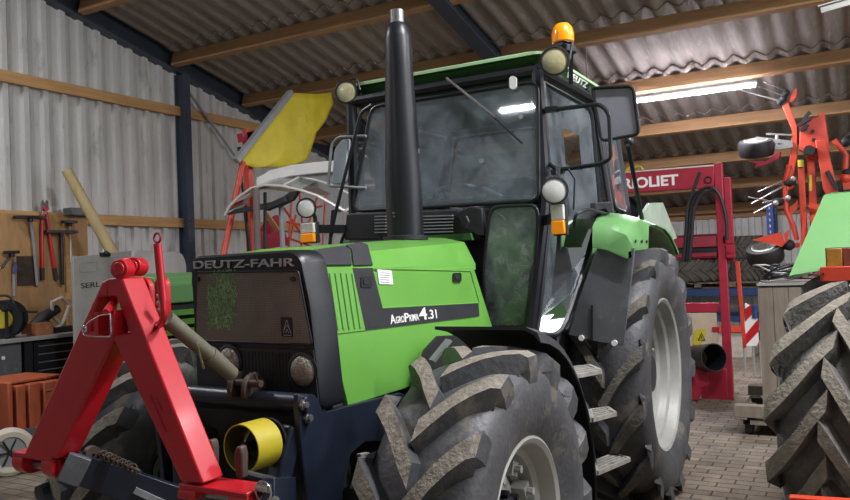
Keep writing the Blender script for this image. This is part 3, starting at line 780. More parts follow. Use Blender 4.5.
# door handle and rail
dy = .76
dh = lambda px, py, y=dy: on(px, py, 'y', y)
g = MB(); P = [dh(*q) for q in ((590, 203), (606, 202), (607, 212), (603, 213), (600, 209), (590, 211))]; g.prism(P, (0, .035, 0)); hd = g.build('door_handle', M['blackp'], dl, bevel=.004)
g = MB(); g.tube(rpath([dh(574, 228, .72), dh(575, 214, .75), dh(588, 209, .79), dh(604, 213, .79), dh(618, 217, .78), dh(625, 215, .76)], .05), .009); g.build('grab_rail', M['blackp'], dl)
g = MB(); c = dh(581, 309, .60); g.ball(c, .030, 8, sc=(1, .6, 1)); g.cyl(c, c+V(.05, 0, -.05), .01, n=8); g.build('door_stay_knob', M['black'], dl)
for px, py in ((546.5, 330), ):
    c = dh(px, py, .56); g = MB(); g.cyl(c, c+V(0, .02, 0), .018, n=14); g.build('door_bolt', M['white'], dl)
# grab rod standing inside the door
g = MB(); g.tube([dh(571, 120, .60), dh(573, 205, .60)], .008); g.build('inner_grab_rod', M['black'], dl)
# inner roof speaker / ventilator seen through the door
c = dh(586.5, 115, .55); g = MB(); g.lathe([(.0, .03), (.03, .03), (.05, .02), (.06, 0), (.0, 0)], c, (.2, 1, 0), 20); g.build('roof_speaker', M['blackp'], cabf)
# wiper
n_ = V(1, 0, .06).normalized()
wp = lambda px, py, o_=.02: onp(px, py, V(1.30, 0, 1.90)+n_*o_, n_)
g = MB(); g.tube([wp(446.5, 78), wp(450, 81), wp(495, 117)], .0075, 6); wi = g.build('wiper_arm', M['steel'], wsh)
g = MB(); g.bar(wp(488, 112, .012), wp(522, 143, .012), .012, .010); g.build('wiper_blade', M['blackp'], wi)
g = MB(); P = [wp(*q, .012) for q in rrect(513.5, 83, 7, 13, 3)]; g.prism(P, n_*.01); g.build('hinge_clip', M['white'], wsh)
for px, py in ((521.5, 117), (458, 151), (482, 161)):
    c = wp(px, py, .01); g = MB(); g.cyl(c, c+n_*.012, .014, n=10); g.build('glass_fixing', M['steel'], wsh)
# ---- cab interior
g = MB(); g.prism([(.18, -.24, 1.52), (.62, -.24, 1.55), (.66, .24, 1.55), (.18, .24, 1.52)], (0, 0, .12)); st = g.build('driver_seat', M['seat'], T, bevel=.04)
g = MB(); ring = []
for z, w_, x in ((1.62, .22, .22), (1.80, .235, .17), (1.98, .225, .13), (2.08, .18, .11), (2.13, .10, .10)): ring.append([V(x+.06, YC*0-w_-.0, z), V(x+.06, w_, z), V(x-.04, w_, z), V(x-.04, -w_, z)])
g.loft(ring); g.build('seat_backrest', M['seat'], st, bevel=.03)
g = MB(); g.lohi((.2, -.2, 1.15), (.6, .2, 1.52)); g.build('seat_base', M['dark'], st, bevel=.02)
sc = V(.98, .05, 1.93); sa = V(-.35, 0, 1).normalized(); u, v, _ = frame_from(sa)
g = MB(); g.tube([sc+(u*math.cos(t)+v*math.sin(t))*.20 for t in [2*math.pi*k/32 for k in range(32)]], .013, 8, close=True)
for k in range(3):
    t = 2*math.pi*k/3+.4; g.bar(sc-sa*.03, sc+(u*math.cos(t)+v*math.sin(t))*.20, .025, .01)
g.cyl(sc-sa*.05, sc, .035); g.cyl(sc, sc-sa*.5, .03); g.build('steering_wheel', M['greyp'], T)  # grey stands in for the rim highlight on a dark wheel
g = MB(); g.prism([(1.02, -.30, 1.3), (1.24, -.30, 1.3), (1.24, -.30, 1.86), (1.02, -.30, 1.80)], (0, .62, 0)); dash = g.build('dashboard', M['blackp'], T, bevel=.03)
for px, py in ((432, 196), (443, 196)):
    c = on(px, py, 'x', 1.2); g = MB(); g.cyl(c-V(.05, 0, 0), c+V(.02, 0, 0), .027, n=16); ga = g.build('gauge', M['blackp'], dash)
    g = MB(); g.cyl(c+V(.02, 0, 0), c+V(.022, 0, 0), .02, n=16); g.build('gauge_face', M['greyp'], ga)
g = MB(); g.lohi((.25, -.58, 1.3), (.95, -.34, 1.72)); g.build('side_console', M['blackp'], T, bevel=.03)
g = MB()
for x in (.55, .66, .8): g.tube([(x, .44, 1.5), (x+.03, .44, 1.78)], .009, 6); g.ball((x+.03, .44, 1.79), .022, 6)
g.lohi((.45, .38, 1.3), (.9, .5, 1.52)); g.build('lever_console', M['blackp'], T)

# ---- roof work lamps, beacon, antenna
def worklamp(c, r_, label_, lens, ax=(1, .25, -.08), host=None):
    c = Vector(c); a = Vector(ax).normalized(); g = MB()
    g.lathe([(0, -r_*.9), (r_*.5, -r_*.8), (r_*.95, -r_*.2), (r_*1.06, 0), (r_*1.06, r_*.18), (r_*.94, r_*.2), (r_*.9, r_*.05)], c, a, 28); l = g.build('work_lamp', M['dark'], T)
    g = MB(); g.lathe([(r_*.95, r_*.08), (r_*.7, r_*.16), (r_*.3, r_*.22), (0, r_*.24)], c, a, 28); g.build('lamp_lens', lens, l)
    return l
c = on(555, 61, 'x', 1.30); wl = worklamp(c, .072, '', M['lens_y']); g = MB(); g.tube([c-V(.04, 0, 0), c+V(-.08, -.03, -.04), V(1.16, .60, 2.61)], .012); g.tube([c+V(-.02, .07, .0), c+V(-.05, .08, .09), c+V(-.06, .03, .11)], .008); g.build('lamp_bracket', M['black'], wl)
c = on(347, 92, 'x', 1.25); wl = worklamp(c, .068, '', M['lens_y'], ax=(1, .3, -.05)); g = MB(); g.tube([c-V(.03, 0, 0), c+V(-.05, .06, 0), V(1.16, -.60, 2.62)], .012); g.tube(rpath([c+V(0, -.07, .03), c+V(-.02, -.08, .07), c+V(-.02, .06, .08), c+V(-.01, .09, .0)], .02), .007); g.build('lamp_bracket', M['black'], wl)
bc = on(563.5, 53.5, 'x', 1.18); g = MB(); g.lathe([(0, 0), (.066, 0), (.066, .03), (.05, .045), (.05, .06), (0, .06)], bc, (0, 0, 1), 28); be = g.build('beacon', M['blackp'], T)
g = MB(); g.lathe([(.05, .055), (.058, .06), (.060, .10), (.052, .135), (.035, .155), (0, .160)], bc, (0, 0, 1), 28); g.build('amber_dome', M['amber'], be)
g = MB(); g.cyl(bc+V(0, 0, -.02), (bc.x-.03, bc.y-.06, 2.62), .02); g.bar(bc+V(.0, .04, -.0), bc+V(-.04, .02, -.16), .02, .03); g.build('beacon_mount', M['black'], be)
g = MB(); c = on(587, 88, 'y', .60); tp = c+V(-.02, 0, .30); g.cyl(c, tp, .004, .002, n=6); g.cyl(c-V(0, 0, .02), c+V(0, 0, .01), .022, n=10); g.build('antenna', M['black'], T)

# ---- left side mirror (right in the picture) and its tube arm
YM = .98
mp_ = lambda px, py, x=1.16: on(px, py, 'x', x)
P = rpoly([mp_(592.5, 90), mp_(594, 88), mp_(633, 86), mp_(639, 134), mp_(601, 141)], .03)
g = MB(); g.prism([q+V(-.035, 0, 0) for q in P], (.03, 0, 0)); mr_ = g.build('side_mirror', mat('mirror_back_plastic', '#8b8c94', .35, var=.15, vs=4, dirt=('#9a9aa6', .58, 5)), T, bevel=.008)
g = MB(); g.tube([q+V(-.004, 0, 0) for q in P], .009, 8, close=True); g.build('mirror_rim', M['black'], mr_)
g = MB(); g.prism([q+V(-.04, 0, 0) for q in rpoly([mp_(594, 92), mp_(631, 89), mp_(636, 132), mp_(603, 138)], .03)], (-.002, 0, 0)); g.build('mirror_glass', M['mirror'], mr_)
g = MB(); g.tube(rpath([V(1.20, .64, 2.35)]+[mp_(*q, 1.24) for q in ((558, 109), (600, 104), (609, 113), (611, 158), (601, 164), (557, 170))]+[V(1.20, .64, 2.06)], .035), .012, 8)
g.bar(mp_(546, 110, 1.23), mp_(558, 109, 1.23), .03, .03); g.bar(mp_(552, 173, 1.23), mp_(564, 170, 1.23), .035, .03)
g.build('mirror_arm', M['black'], mr_)
g = MB(); a = on(628, 145, 'y', .98); b = on(642, 219, 'y', .93); g.tube([a, b], .013, 8); g.ball(on(629, 142, 'y', .97), .03, 6); g.build('mirror_stay', M['black'], mr_)
# right side mirror (left in the picture)
P = rpoly([on(*q, 'x', 1.3) for q in ((341.5, 139.5), (348, 138), (345, 183), (332, 185), (333.5, 150))], .03)
g = MB(); g.prism(P, (-.03, 0, 0)); mr2 = g.build('side_mirror', mat('mirror_back_pale', '#aab6bd', .3, var=.15), T, bevel=.006)
g = MB(); g.prism([q+V(-.031, 0, 0) for q in P], (-.002, 0, 0)); g.build('mirror_glass', M['mirror'], mr2)
g = MB(); g.tube(rpath([on(*q, 'x', 1.3) for q in ((366, 136), (338, 137), (331.5, 145), (328, 186), (366, 188))], .03), .009, 8); g.build('mirror_arm', M['greyp'], mr2)
g = MB(); g.tube(rpath([on(*q, 'x', 1.32) for q in ((372, 105), (361, 112), (335, 215), (331, 236))], .04), .011, 8); g.build('grab_rail', M['black'], mr2)

# ---- driving lamps and indicators on the brackets
def drive_lamp(px, py, r_, ipx, ipy, x, ax):
    c = on(px, py, 'x', x); l = worklamp(c, r_, '', M['lens'], ax)
    l.name = 'driving_lamp'
    i0 = [on(ipx+a_, ipy+b_, 'x', x-.03) for a_, b_ in ((-6, -15 if r_ > .06 else -7.5), (7, -15 if r_ > .06 else -7.5), (6.5, 14 if r_ > .06 else 11), (-6, 14 if r_ > .06 else 11))]
    zt, zb = i0[0].z, i0[2].z; ya, yb = sorted((i0[0].y, i0[1].y)); zm = zt*.46+zb*.54
    g = MB(); g.lohi((x-.07, ya-.004, zb-.006), (x-.035, yb+.004, zt+.006)); ho = g.build('indicator', M['blackp'], T, bevel=.004)
    g = MB(); g.lohi((x-.036, ya, zm), (x-.01, yb, zt)); g.build('white_lens', M['clear'], ho, bevel=.006)
    g = MB(); g.lohi((x-.036, ya, zb), (x-.008, yb, zm)); g.build('amber_lens', M['amber'], ho, bevel=.006)
    return l, c
l1, c1 = drive_lamp(554.5, 190.5, .066, 557.5, 220, 1.42, (1, .35, -.02))
l2, c2 = drive_lamp(306.5, 208, .058, 308, 231, 1.42, (1, .45, -.02))
g = MB(); g.tube([c1-V(.04, 0, 0), c1+V(-.08, 0, -.05), c1+V(-.08, -.02, -.30)], .013, 8); g.tube([c1+V(-.05, 0, .05), c1+V(-.07, 0, .12)], .012, 8)
g.bar(c1+V(-.08, -.02, -.13), V(1.24, .60, c1.z-.14), .03, .05); g.tube([c1+V(-.03, .085, -.1), c1+V(-.02, .10, .05), c1+V(-.04, .06, .11)], .005, 6); g.build('lamp_bracket', M['black'], l1)
g = MB(); g.tube([c2-V(.04, 0, 0), c2+V(-.08, .0, -.05), c2+V(-.08, .02, -.20)], .013, 8)
g.bar(on(312, 229, 'x', 1.35), on(345, 229, 'x', 1.32), .03, .05); g.build('lamp_bracket', M['black'], l2)

# ---- rear fenders
fx = .90
fen = lambda px, py, x=fx: on(px, py, 'x', x)
for s_ in (1, -1):
    P = [fen(597, 248), fen(635, 247.5), fen(630, 290), fen(623, 346), fen(598, 342), fen(568, 335)]
    P += [fen(578, 300)]
    if s_ < 0: P = [mir(q) for q in P]
    g = MB(); g.prism(P, (-.02, 0, 0)); fb = g.build('mud_apron', M['dusty'], T, bevel=.004)
    for nm, t0, t1, m_ in (('wheel_arch_panel', 24, 50, M['dusty']), ('wheel_arch', 50, 118, M['green_pale'])):
        g = MB(); rings = []
        for k in range(9):
            t = R(t0+(t1-t0)*k/8); ra = .86; yo_ = min(.79, .57+(.80+ra*math.sin(t)-1.08)/.52*.21)
            rings.append([V(.10+r_*math.cos(t), s_*y, .80+r_*math.sin(t)) for r_, y in ((ra, .50), (ra, yo_), (ra+.012, yo_), (ra+.012, .50))])
        g.loft(rings); g.build(nm, m_, T, smooth=50)
    for q in ((581.5, 338), (614.5, 343)):
        c = fen(*q, fx+.004); c = c if s_ > 0 else mir(c); g = MB(); g.cyl(c-V(.004, 0, 0), c+V(.008, 0, 0), .016, n=14); g.build('apron_bolt', M['white'], fb)
    if s_ > 0:
        g = MB(); g.prism([fen(591, 305, .904), fen(591, 341, .904), fen(593, 341, .904), fen(593, 305, .904)], (.004, 0, 0)); g.build('apron_seam', M['dark'], fb)
    # green crown of the fender: cross-section swept over the tyre
    g = MB(); rings = []
    yi, yo = .77, .985
    for x, z, zl in ((.93, 1.60, 1.585), (.91, 1.70, 1.59), (.82, 1.75, 1.59), (.62, 1.785, 1.595), (.545, 1.79, 1.60), (.50, 1.79, 1.735), (.30, 1.785, 1.745), (.05, 1.765, 1.73), (-.12, 1.72, 1.69), (-.26, 1.65, 1.62), (-.34, 1.60, 1.58)):
        rings.append([V(x, s_*yi, z+.03), V(x, s_*(yo-.12), z+.01), V(x, s_*(yo-.03), z-.03), V(x, s_*yo, min(z-.05, zl+.02)), V(x, s_*yo, zl-.005), V(x, s_*(yo-.015), zl-.005), V(x, s_*(yo-.02), min(z-.06, zl+.02)), V(x, s_*(yo-.05), z-.05), V(x, s_*(yo-.13), z-.01), V(x, s_*yi, z+.01)])
    g.loft(rings); fc = g.build('fender_crown', M['green_pale'], T, smooth=50)
    g = MB()
    for x in (.84, .70, .58): g.cyl((x, s_*(yo-.002), 1.635), (x, s_*(yo+.006), 1.635), .009, n=8)
    g.build('fender_bolt', M['blackp'], fc)
    g = MB(); g.prism([(.93, s_*.52, 1.02), (.93, s_*.52, 1.60), (-.35, s_*.52, 1.66), (-.35, s_*.52, 1.0)], (0, s_*.015, 0)); g.build('fender_inner_wall', M['dusty'], T)

g = MB(); g.prism([on(*q, 'y', .86) for q in ((636, 224), (650, 203), (663, 202.5), (677, 238), (668, 242))], (0, -.02, 0)); g.build('rear_guard_panel', mat('pale_green_grey', '#93a08f', .6, dirt=('#7d857a', .6, 8)), T)
# ---- steps on the left side
g = MB()
for za, zb_, pts in ((.985, .0, ((566, 369), (589, 366.5), (600, 371.5), (572, 377))), (.72, 0, ((590, 411), (607, 408.5), (615, 414), (592, 420))), (.44, 0, ((593, 463), (614, 455), (629, 459.5), (597, 473)))):
    P = [on(*q, 'z', za) for q in pts]; a, b, c, d = P
    st_ = MB()
    for t in (0, .25, .5, .75, 1): st_.bar(a.lerp(d, t)+V(0, 0, 0), b.lerp(c, t), .014 if 0 < t < 1 else .02, .02)
    st_.bar(a, d, .02, .025); st_.bar(b, c, .02, .025)
    sb = st_.build('step_tread', M['alu'], T)
g.bar(on(572, 372, 'z', .97), on(585, 412, 'z', .70), .02, .05); g.bar(on(585, 412, 'z', .70), on(594, 466, 'z', .43), .02, .05)
g.bar(V(1.12, .50, 1.02), on(572, 372, 'z', .97), .05, .02); g.build('step_side_rail', M['dark'], T)
g = MB(); g.lohi((.95, .30, .55), (1.75, .60, .98)); g.build('fuel_tank', M['black'], T, bevel=.04)

# ---- front fender (left) over the wheel: a curved black plastic guard
def guard(s_, wc):
    g = MB(); rings = []; Rg = .695
    for k in range(15):
        t = R(84-k*8.4); ca, sa_ = math.cos(t), math.sin(t)
        r_ = Rg+(0.0)
        def P_(y, rr_): return V(wc[0]-.02+rr_*ca, s_*y, wc[2]+rr_*sa_) if False else V(wc[0]-.02-rr_*ca, s_*y, wc[2]+rr_*sa_)
        rings.append([P_(.62, r_), P_(.99, r_), P_(1.035, r_-.02), P_(1.05, r_-.055), P_(1.043, r_-.055), P_(1.025, r_-.03), P_(.985, r_-.012), P_(.62, r_-.012)])
    g.loft(rings); f_ = g.build('front_fender', M['blackp'], T, smooth=40)
    g = MB(); g.prism([on(*q, 'y', .42) for q in ((408, 392), (415, 375), (423, 350), (436, 336), (500, 333), (552, 342), (590, 380), (590, 430), (430, 430))], (0, .02, 0)); g.build('arch_dark_sheet', M['dark'], f_)  # dark sheet added to fill the gap under the fender with darkness
    g = MB(); g.bar(on(432, 361, 'y', .50), on(449, 340, 'y', .55), .05, .012); g.build('fender_stay', M['greyp'], f_)
    return f_
guard(1, WF_L)

# ---- front frame, bar, linkage plates
n_side = V(0, 1, 0)
fp = lambda px, py, y=.36: on(px, py, 'y', y)
P = [fp(*q) for q in ((293, 394), (313, 398), (322, 411), (396, 392.5), (404, 396), (398, 420), (383, 440), (361, 441), (347, 452), (340, 475), (337, 510), (303, 510), (296, 440), (293, 410))]
g = MB(); g.prism(P, (0, .022, 0)); fpl = g.build('front_frame_plate', M['navy'], T, bevel=.004)
g = MB(); P2 = [V(q.x, -.30, q.z) for q in P]; g.prism(P2, (0, -.022, 0)); g.build('front_frame_plate', M['navy'], T, bevel=.004)
g = MB()
for q in ((302.5, 404.5), (306.5, 417.5)): c = fp(*q, .384); g.cyl(c, c+V(0, .012, 0), .02, n=6); g.cyl(c+V(0, .012, 0), c+V(0, .022, 0), .011, n=8)
c = fp(384, 412, .384); g.cyl(c, c+V(0, .008, 0), .02, n=12); g.build('frame_bolt', M['steel'], fpl)
g = MB(); P = [fp(*q, .384) for q in ((356, 454), (365, 452), (373, 474), (363, 476))]; g.prism(P, (0, .02, 0)); g.build('tag_plate', M['alu'], fpl)
a = on(189, 394, 'x', 3.02); b = on(302, 404, 'x', 3.02)
g = MB(); g.cyl(V(3.0, -.34, a.z+.0), V(3.0, .40, 1.092), .033, n=24); g.build('front_cross_tube', M['navy'], T)
g = MB(); g.lohi((2.70, -.28, .72), (2.98, .35, 1.06)); g.build('front_bolster', M['dark'], T, bevel=.02)
g = MB(); g.lohi((2.9, -.22, .60), (3.06, -.06, .98)); g.build('linkage_tower', M['navy'], T, bevel=.02)
g = MB(); g.bar(on(292, 425, 'x', 3.02), on(273, 505, 'x', 3.10), .075, .06); g.build('linkage_strut', M['navy'], T, bevel=.012)
# yellow PTO guard: a wide open tube
g = MB(); pc = V(3.20, .175, .94); pr_ = .080; pax = V(1, -.05, 0).normalized()
c = on(241, 449, 'x', 3.20)
g.lathe([(pr_*.95, 0), (pr_, 0), (pr_*1.0, -.11)], c, pax, 36, mi=0); g.lathe([(pr_*1.0, -.11), (pr_*.93, -.11), (pr_*.95, 0)], c, pax, 36, mi=1); pg = g.build('pto_guard', [M['yellow'], M['guardin_shade']], T)
g = MB(); g.lathe([(0, -.12), (.04, -.12), (.04, -.06), (.018, -.06), (.018, -.01), (0, -.01)], c, pax, 16); g.lathe([(pr_*.95, -.14), (pr_*.95, -.13), (0, -.13), (0, -.14)], c, pax, 24); g.build('pto_shaft', M['dark'], pg)
# lower lift arms between hitch feet and tractor
for (a, b, nm) in ((on(72, 466, 'x', 3.44), on(245, 524, 'x', 3.03), 0), (V(3.46, .60, .93), V(3.05, .34, .80), 1)):
    g = MB(); g.bar(a, b, .035, .10); la = g.build('lower_lift_arm', M['navy'], T, bevel=.003)
    if nm == 0:
        g = MB(); g.bar(a.lerp(b, -.04)+V(.02, .02, 0), a.lerp(b, .08)+V(.02, .02, 0), .03, .095); g.build('arm_end', M['dusty'], la, bevel=.004)
        g = MB(); e = a.lerp(b, .36)+V(.02, .012, .0); g.bar(e, a.lerp(b, .62)+V(.02, .012, -.02), .02, .02); g.build('arm_strap', M['greyp'], la)
        g = MB(); c = a.lerp(b, .12)+V(0, 0, .06); g.lathe([(.006, -.02), (.03, -.02), (.03, .0), (.006, 0)], c, V(.1, 1, -.1), 14, closed_prof=True)
        pts = []
        for k in range(60): t = k/59; an = t*2*math.pi*7; pts.append(c+V(-.02+.014*math.cos(an), .02+t*.16, -.035*t+.014*math.sin(an)))
        g.tube(pts, .0035, 5); g.cyl(c+V(-.02, 0, 0), c+V(-.02, .2, -.04), .006); g.build('arm_spring', M['rust'], la)
# upper link: grey tube running back from the hitch to the clamp on the cross tube
ul_a = on(166, 318, 'x', 3.38); ul_b = on(232, 374, 'x', 3.08)
g = MB(); g.tube([ul_a, ul_a.lerp(ul_b, .62)], .026, 16); g.tube([ul_a.lerp(ul_b, .62), ul_a.lerp(ul_b, .66), ul_b], [.030, .030, .026], 16); ul = g.build('upper_link', M['olive'], T)
g = MB(); a = on(197, 343, 'x', 3.27); b = on(204, 368, 'x', 3.2); g.cyl(a, b, .005); g.build('link_lock_rod', M['silverwire'], ul)
cc = V(3.0, on(236, 396, 'x', 3.05).y, 1.098)
for dy_ in (-.035, .03):
    g = MB(); pts = [V(cc.x+.06*math.cos(t), 0, cc.z+.03+.065*math.sin(t)) for t in [R(-20+k*25) for k in range(9)]]
    P = [V(q.x, cc.y+dy_, q.z) for q in pts]; g.prism(P, (0, .018, 0)); g.build('clamp_plate', M['rust'], ul, bevel=.003)
g = MB(); g.cyl(cc+V(.03, -.05, .06), cc+V(.03, .10, .06), .013); g.tube([cc+V(.03, .085, .06), cc+V(.05, .09, .10)], .004); g.build('clamp_pin', M['rust'], ul)
# hooks and hose at the lower right of the hitch
for q in ((209, 455), (238, 462)):
    g = MB(); c = on(*q, 'x', 3.4); P = [c+V(0, y, z) for y, z in ((-.012, -.05), (-.018, .02), (-.006, .045), (.010, .045), (.016, .02), (.012, -.05))]; g.prism(P, (-.03, 0, 0)); g.build('hitch_hook', M['rust'], T, bevel=.006)
g = MB(); g.tube(rpath([on(240, 472, 'x', 3.36), on(262, 478, 'x', 3.3), on(276, 480, 'x', 3.25), on(286, 505, 'x', 3.2)], .05), .012); g.build('hydraulic_hose', M['cable'], T)
# ================================================================== RED A-FRAME QUICK HITCH in front of the tractor
XH = 3.50
hx = lambda px, py, x=XH: on(px, py, 'x', x)
H = thing('hitch_frame', V(XH, .05, .88), 'bright red triangular A-frame hitch held in front of the tractor grille', 'hitch')
dpt = V(-.085, 0, 0)
left = [hx(*q) for q in ((102, 281), (75, 340), (23, 456), (57, 459), (113.5, 340), (113.5, 334), (88, 333), (99, 297), (107, 297), (107, 280))]
right = [hx(*q) for q in ((107, 280), (107, 297), (115.5, 296), (129.5, 333), (113.5, 334), (113.5, 340), (180.7, 482), (203, 484), (123, 281), (121, 277.5), (107, 278))]
g = MB(); g.prism(left, dpt); g.build('frame_leg', M['redp'], H, bevel=.006)
g = MB(); g.prism(right, dpt); g.build('frame_leg', M['redp'], H, bevel=.006)
for a, b in (((103, 312), (103, 334)), ((119, 310), (119, 334))):
    g = MB(); g.bar(hx(*a), hx(*b), .018, .05); g.build('stiffener', M['redp'], H)
# weld seams on the leg faces
for a, b in (((150, 395), (166, 432)), ((156, 398), (162, 411))):
    g = MB(); g.bar(hx(*a, XH+.001), hx(*b, XH+.001), .003, .003); g.build('seam', M['redm'], H)
# feet: clevis blocks
for s_, cpx in ((0, (12, 452, 60, 482)), (1, (178, 484, 261, 512))):
    x0, y0, x1, y1 = cpx
    a = hx(x0, y0); b = hx(x1, y1); ya, yb = a.y, b.y; zt, zb = max(a.z, b.z)+.002, min(a.z, b.z)
    for k, (u0, u1) in enumerate(((0, .22), (.62, .84))):
        yy0 = ya+(yb-ya)*u0; yy1 = ya+(yb-ya)*u1
        pts = [V(XH, yy0, zt-.01), V(XH+.005, yy0, zt-.045), V(XH-.01, yy0, zb+.01), V(XH-.03, yy0, zb), V(XH-.10, yy0, zb), V(XH-.10, yy0, zt-.01)]
        g = MB(); g.prism(rpoly(pts, .02, 3), (0, yy1-yy0, 0)); g.build('clevis_cheek', M['redp'], H, bevel=.003)
    g = MB(); g.lohi((XH-.10, ya, zt-.018), (XH+.0, ya+(yb-ya)*.84, zt)); g.build('foot_plate', M['redp'], H, bevel=.004)
    g = MB(); zc = (zt+zb)/2-.01; g.cyl((XH-.05, ya-.004, zc), (XH-.05, yb+.01, zc), .016); pn = g.build('hitch_pin', M['steel'], H)
g = MB(); P = [hx(*q, XH-.02) for q in ((52, 458), (58, 457), (62, 477), (55, 480))]; g.prism(P, (-.05, 0, 0)); g.build('foot_lug', M['redp'], H)
# linch pin with silver ring at the right foot
c = hx(263, 488, XH-.03); g = MB(); g.tube([c+V(0, .028*math.cos(t), -.01+.028*math.sin(t)) for t in [2*math.pi*k/18 for k in range(18)]], .003, 6, close=True); g.cyl(c+V(0, -.02, .0), c+V(0, .02, 0), .012, n=12); g.build('linch_pin', M['silverwire'], H)
# top roller hook
c = hx(118, 268, XH-.03)
rax = V(1, .30, .05).normalized()
for q, ln in ((hx(118.5, 269, XH+.0), .045), (hx(132, 266.5, XH-.09), .05)):
    g = MB(); g.cyl(q-rax*ln, q, .030, n=28); g.cyl(q-rax*.002, q+rax*.006, .021, n=20); g.build('top_roller', M['redp'], H, bevel=.003)
g = MB(); g.cyl(hx(118.5, 269, XH-.1), hx(118.5, 269, XH), .016); g.bar(hx(122, 268, XH-.05), hx(133, 266, XH-.10), .03, .03); g.build('roller_axle', M['redp'], H)
g = MB(); a, b = hx(125, 258, XH-.02), hx(127, 281, XH-.03); g.bar(a, b, .014, .03); g.build('roller_strap', M['redp'], H, bevel=.003)
# two rounded lugs with a hole behind the top
for (x0, x1, yt) in ((133, 149, 277.5), (154, 165.5, 277.5)):
    XL = XH-.12; a = hx(x0, yt, XL); b = hx(x1, yt, XL); r_ = (b.y-a.y)/2; cy_ = (a.y+b.y)/2; cz = a.z-r_; zb = hx(160, 330, XL).z
    th = .02; ring = []
    g = MB(); N_ = 20; out = [V(XL, cy_+r_*math.cos(t), cz+r_*math.sin(t)) for t in [2*math.pi*k/N_ for k in range(N_)]]
    outer = [V(XL, q.y, (zb if q.z < cz-1e-4 else q.z)) for q in out]
    # plate with a hole: ring of quads between the hole circle and the outline
    hr = r_*.42; hole = [V(XL, cy_+hr*math.cos(t), cz+hr*math.sin(t)) for t in [2*math.pi*k/N_ for k in range(N_)]]
    outer = []
    for k in range(N_):
        t = 2*math.pi*k/N_; d_ = (math.cos(t), math.sin(t))
        if d_[1] >= 0: outer.append(V(XL, cy_+r_*d_[0], cz+r_*d_[1]))
        else:
            s_ = min(r_/max(abs(d_[0]), 1e-6), (cz-zb)/abs(d_[1])); outer.append(V(XL, cy_+s_*d_[0], cz+s_*d_[1]))
    back_o = [q-V(th, 0, 0) for q in outer]; back_h = [q-V(th, 0, 0) for q in hole]
    g.loft([hole, outer, back_o, back_h, hole], cap=False); g.build('top_lug', M['redp'], H, smooth=30, bevel=.002)
# lever with eye
p0, p1 = hx(157.5, 244, XH-.02), hx(164.5, 316, XH-.02)
g = MB(); g.tube([p0, p0.lerp(p1, .8)], .0125, 12); g.tube(rpath([p0.lerp(p1, .78), p1, hx(160, 326, XH-.05), hx(155, 323, XH-.08)], .02), .011, 10); lv = g.build('release_lever', M['redp'], H)
c = p0+V(0, 0, .018); g = MB(); g.tube([c+V(0, .014*math.cos(t), .014*math.sin(t)) for t in [2*math.pi*k/20 for k in range(20)]], .0035, 8, close=True); g.build('lever_eye', M['redm'], lv)
# red pin with a bright wire clip
a, b = hx(112, 303.5, XH+.03), hx(106, 312.5, XH+.05); g = MB(); g.cyl(hx(114, 302, XH-.02), b, .0115, n=16); pin = g.build('top_link_pin', M['redp'], H, bevel=.002)
g = MB(); W = [hx(*q, XH+.06) for q in ((110, 314), (101, 315), (90, 321), (82.5, 329), (83.5, 335), (92, 336.5), (110, 337), (111, 333), (110, 314))]; g.tube(rpath(W, .008), .0022, 6)
c = hx(84.5, 329, XH+.06); g.tube([c+V(0, .008*math.cos(t), .008*math.sin(t)) for t in [2*math.pi*k/14 for k in range(14)]], .004, 6, close=True); g.build('wire_clip', M['silverwire'], pin)
for py in (285, 292, 299): 
    c = hx(159.5, 296+(py-285), XH-.06); g = MB(); g.ball(c, .010, 6, sc=(1, 1.1, .8)); g.build('latch_part', M['steel'], H)
# ================================================================== SECOND TRACTOR, standing beyond the first one
S = thing('green_tractor', (1.2, -3.2, 0), 'second green tractor with slatted hood beyond the red hitch frame, its front window raised', 'tractor')
YS = -2.62
sy = lambda px, py, y=YS: on(px, py, 'y', y)
xf_, xb_ = .95, -.6
g = MB()
for x in (xf_, -.6): pass
def s_ring(x): return [V(x, YS, 1.33), V(x, YS-.0, 1.475), V(x, YS-.06, 1.54), V(x, YS-.33, 1.57), V(x, YS-.60, 1.54), V(x, YS-.66, 1.475), V(x, YS-.66, 1.33)]
g.loft([s_ring(xf_), s_ring(.2), s_ring(xb_)]); g.build('hood', M['green_pale'], S, smooth=30, bevel=.01)
g = MB(); g.lohi((xb_, YS-.63, .70), (xf_-.03, YS-.03, 1.34)); g.build('hood_interior', M['dark'], S)
for k, z in enumerate((1.275, 1.20, 1.125, 1.05, .975)):
    g = MB(); g.prism([V(xb_, YS-.03, z), V(xb_, YS+.012, z-.02), V(xb_, YS+.012, z-.042), V(xb_, YS-.03, z-.03)], (xf_-xb_, 0, 0)); g.build('hood_slat', M['green'], S)
g = MB(); g.lohi((xf_-.02, YS-.62, 1.33), (xf_+.01, YS-.04, 1.45)); fr_ = g.build('front_panel', M['greyp'], S)
g = MB(); g.lohi((xf_-.04, YS-.66, 1.28), (xf_+.04, YS, 1.335)); g.build('front_lip', M['green_pale'], S)
for s_ in (YS+.35, YS-.95):
    c = V(.45, s_, .56); ty = tyre_mesh(c, (0, 1 if s_ > -3 else -1, 0), .56, .34, .29, .04, 14, .055, .2).build('front_wheel', [M['rubber'], M['mud']], S, smooth=38)
    g = MB(); g.lathe([(.30, .12), (.29, .14), (.26, .10), (.20, .03), (.06, .04), (0, .06)], c, (0, 1 if s_ > -3 else -1, 0), 32); g.build('rim', M['rim'], ty)
g = MB(); g.bar((.45, YS-.8, .56), (.45, YS+.2, .56), .12, .12); g.build('front_axle', M['dark'], S)
